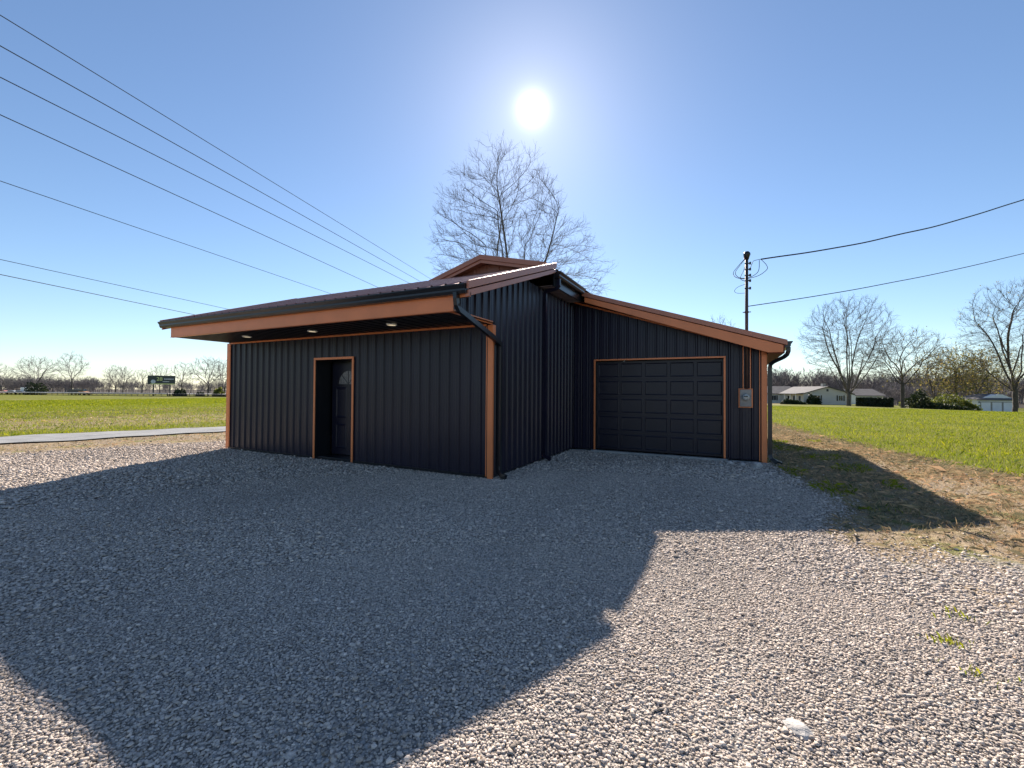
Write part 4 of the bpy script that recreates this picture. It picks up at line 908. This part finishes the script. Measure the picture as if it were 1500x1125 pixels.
# low white barriers along the highway and the dark rail fence
def run(name, pa_, da, pb_, db, label, cat, posts, rails, m, lift=0., th=.06, ph=1.1):
    A, Bq = np.array(gpos(pa_, da)), np.array(gpos(pb_, db)); t = thing(name, tuple(A), label, cat); dv = Bq-A; w = MB()
    for z0, z1 in rails:
        for k in range(24):
            p, q = dv*k/24, dv*(k+1)/24; n_ = unit(np.cross(dv, [0, 0, 1]))*th
            pz = float(H(*(A+p)[:2]))-A[2]+lift; qz = float(H(*(A+q)[:2]))-A[2]+lift
            for s in (-1, 1): w.quad((p[0]+s*n_[0], p[1]+s*n_[1], pz+z0), (q[0]+s*n_[0], q[1]+s*n_[1], qz+z0), (q[0]+s*n_[0], q[1]+s*n_[1], qz+z1), (p[0]+s*n_[0], p[1]+s*n_[1], pz+z1))
            w.quad((p[0]-n_[0], p[1]-n_[1], pz+z1), (p[0]+n_[0], p[1]+n_[1], pz+z1), (q[0]+n_[0], q[1]+n_[1], qz+z1), (q[0]-n_[0], q[1]-n_[1], qz+z1))
    w.build('rail', m, t)
    for k in range(posts):
        p = dv*k/(posts-1); pz = float(H(*(A+p)[:2]))-A[2]+lift; w = MB(); w.box(p[0]-.07, p[0]+.07, p[1]-.07, p[1]+.07, pz-.3, pz+ph); w.build('post', m, t)
    return t
run('guardrail', 36, 158, 245, 150, 'long pale guardrail along the highway beyond the field', 'guardrail', 26, [(.45, .95)], mat('pale_rail', (.66, .63, .58), .6, .1, .25, .4), .1, .08, .9)
run('rail_fence', 246, 148, 345, 140, 'dark low rail fence at the far end of the field, right of the billboard', 'fence', 16, [(.35, .5), (.75, .9)], barkd, 0, .05, 1.15)

# ------------------------------------------------------------------ grass
def blades(name, n, xr, yr, keep, hmu, m, wd, seed, lean=.5, kind='stuff', dens=None):
    rg = np.random.default_rng(seed); X = rg.uniform(*xr, n); Y = rg.uniform(*yr, n); k = keep(X, Y, rg) & ~inside_building(X, Y); X, Y = X[k], Y[k]; n = len(X)
    d = np.hypot(X-CAM[0], Y-CAM[1]); h = hmu*np.exp(rg.normal(0, .35, n)); wv = wd*(1+d*.035)
    a = rg.uniform(0, 6.283, n); b = rg.uniform(0, 6.283, n); l = h*np.abs(rg.normal(0, lean, n))
    dx, dy = np.cos(a)*wv, np.sin(a)*wv; lx, ly = np.cos(b)*l, np.sin(b)*l; Z = H(X, Y)-.005
    V = np.stack([np.stack([X-dx, Y-dy, Z], 1), np.stack([X+dx, Y+dy, Z], 1), np.stack([X+dx*.6+lx*.4, Y+dy*.6+ly*.4, Z+h*.6], 1), np.stack([X+lx, Y+ly, Z+h*np.where(l > h, .6, 1)], 1)], 1)
    to = np.repeat(np.clip(rg.normal(1, .25, n)+.25*(lownoise(X*.6, Y*.6)-.5), .4, 1.7), 4)
    print(name, n); o = np_mesh(name, V.reshape(-1, 3), np.arange(n*4).reshape(-1, 4), m, None, to); return tag(o, kind=kind)
def kp_green(x, y, rg):
    d = np.hypot(x-CAM[0], y-CAM[1]); return in_view(x, y, 2.) & (rg.uniform(size=len(x)) < ss(.35, .75, green_zone(x, y))*np.minimum(1, (16/np.maximum(d, 1))**1.2))
def kp_dry(x, y, rg):
    gz = gravel_zone(x, y); gn = green_zone(x, y); return in_view(x, y, 1.) & (rg.uniform(size=len(x)) < (1-ss(.12, .45, gz))*(1-ss(.5, .85, gn))*(.25+.9*lownoise(x*1.3, y*1.1)))
def kp_field(x, y, rg):
    l = -((x+14.47)*.96-(y+1.74)*.28); tanz = ss(1.2, 4.0, l)*ss(12.5, 8.0, l)
    return kp_green(x, y, rg) & (rg.uniform(size=len(x)) > .8*tanz*lownoise(x*1.1, y*1.4))
blades('grass', 620000, (4, 42), (1, 62), kp_green, .055, grass_m, .004, 1)
blades('grass', 420000, (-60, -12), (-8, 32), kp_field, .055, grass_m, .005, 2)
blades('grass', 330000, (-130, -50), (0, 75), lambda x, y, rg: in_view(x, y, 2.) & (rg.uniform(size=len(x)) < .55), .10, grass_m, .009, 6)
blades('dry_grass', 60000, (-32, -15), (-8, 30), lambda x, y, rg: in_view(x, y, 2.) & (rg.uniform(size=len(x)) < lownoise(x*1.1, y*1.4)*ss(1.2, 4.0, -((x+14.47)*.96-(y+1.74)*.28))), .05, dry_m, .004, 7, .9)
blades('dry_grass', 230000, (4, 11), (-4, 18), kp_dry, .040, dry_m, .0016, 3, 1.2)
blades('dry_grass', 40000, (-16, -8.5), (-8, 14), lambda x, y, rg: kp_dry(x, y, rg) & (np.abs((x+12.6)*.96-(y-.1)*.28) > 1.2), .035, dry_m, .0022, 4, 1.2)
blades('grass', 9000, (3.9, 5.6), (.5, 9), lambda x, y, rg: in_view(x, y, 1.) & (lownoise(x*2.2, y*1.5) > .62) & (gravel_zone(x, y) < .42), .05, grass_m, .003, 5, .8)
def tuft(x, y, label, seed, n=60):
    rg = np.random.default_rng(seed); X = rg.normal(0, .05, n); Y = rg.normal(0, .04, n); h = rg.uniform(.015, .045, n); a = rg.uniform(0, 6.28, n); l = h*.7
    V = np.stack([np.stack([X-.003, Y, 0*X-.01], 1), np.stack([X+.003, Y, 0*X-.01], 1), np.stack([X+.002+np.cos(a)*l*.5, Y+np.sin(a)*l*.5, h*.7], 1), np.stack([X+np.cos(a)*l, Y+np.sin(a)*l, h], 1)], 1)
    o = np_mesh('grass_tuft', V.reshape(-1, 3), np.arange(n*4).reshape(-1, 4), grass_m, None, np.repeat(rg.normal(1.1, .2, n), 4)); o.location = (x, y, float(H(x, y))); return tag(o, label, 'weed', 'grass tufts in the gravel')
tuft(4.43, -2.59, 'largest green grass tuft growing in the sunlit gravel at right', 1, 40); tuft(4.60, -2.20, 'small green grass tuft behind the largest one in the gravel', 2, 24); tuft(4.42, -2.92, 'small yellowish grass tuft nearest the camera in the gravel', 3, 20)
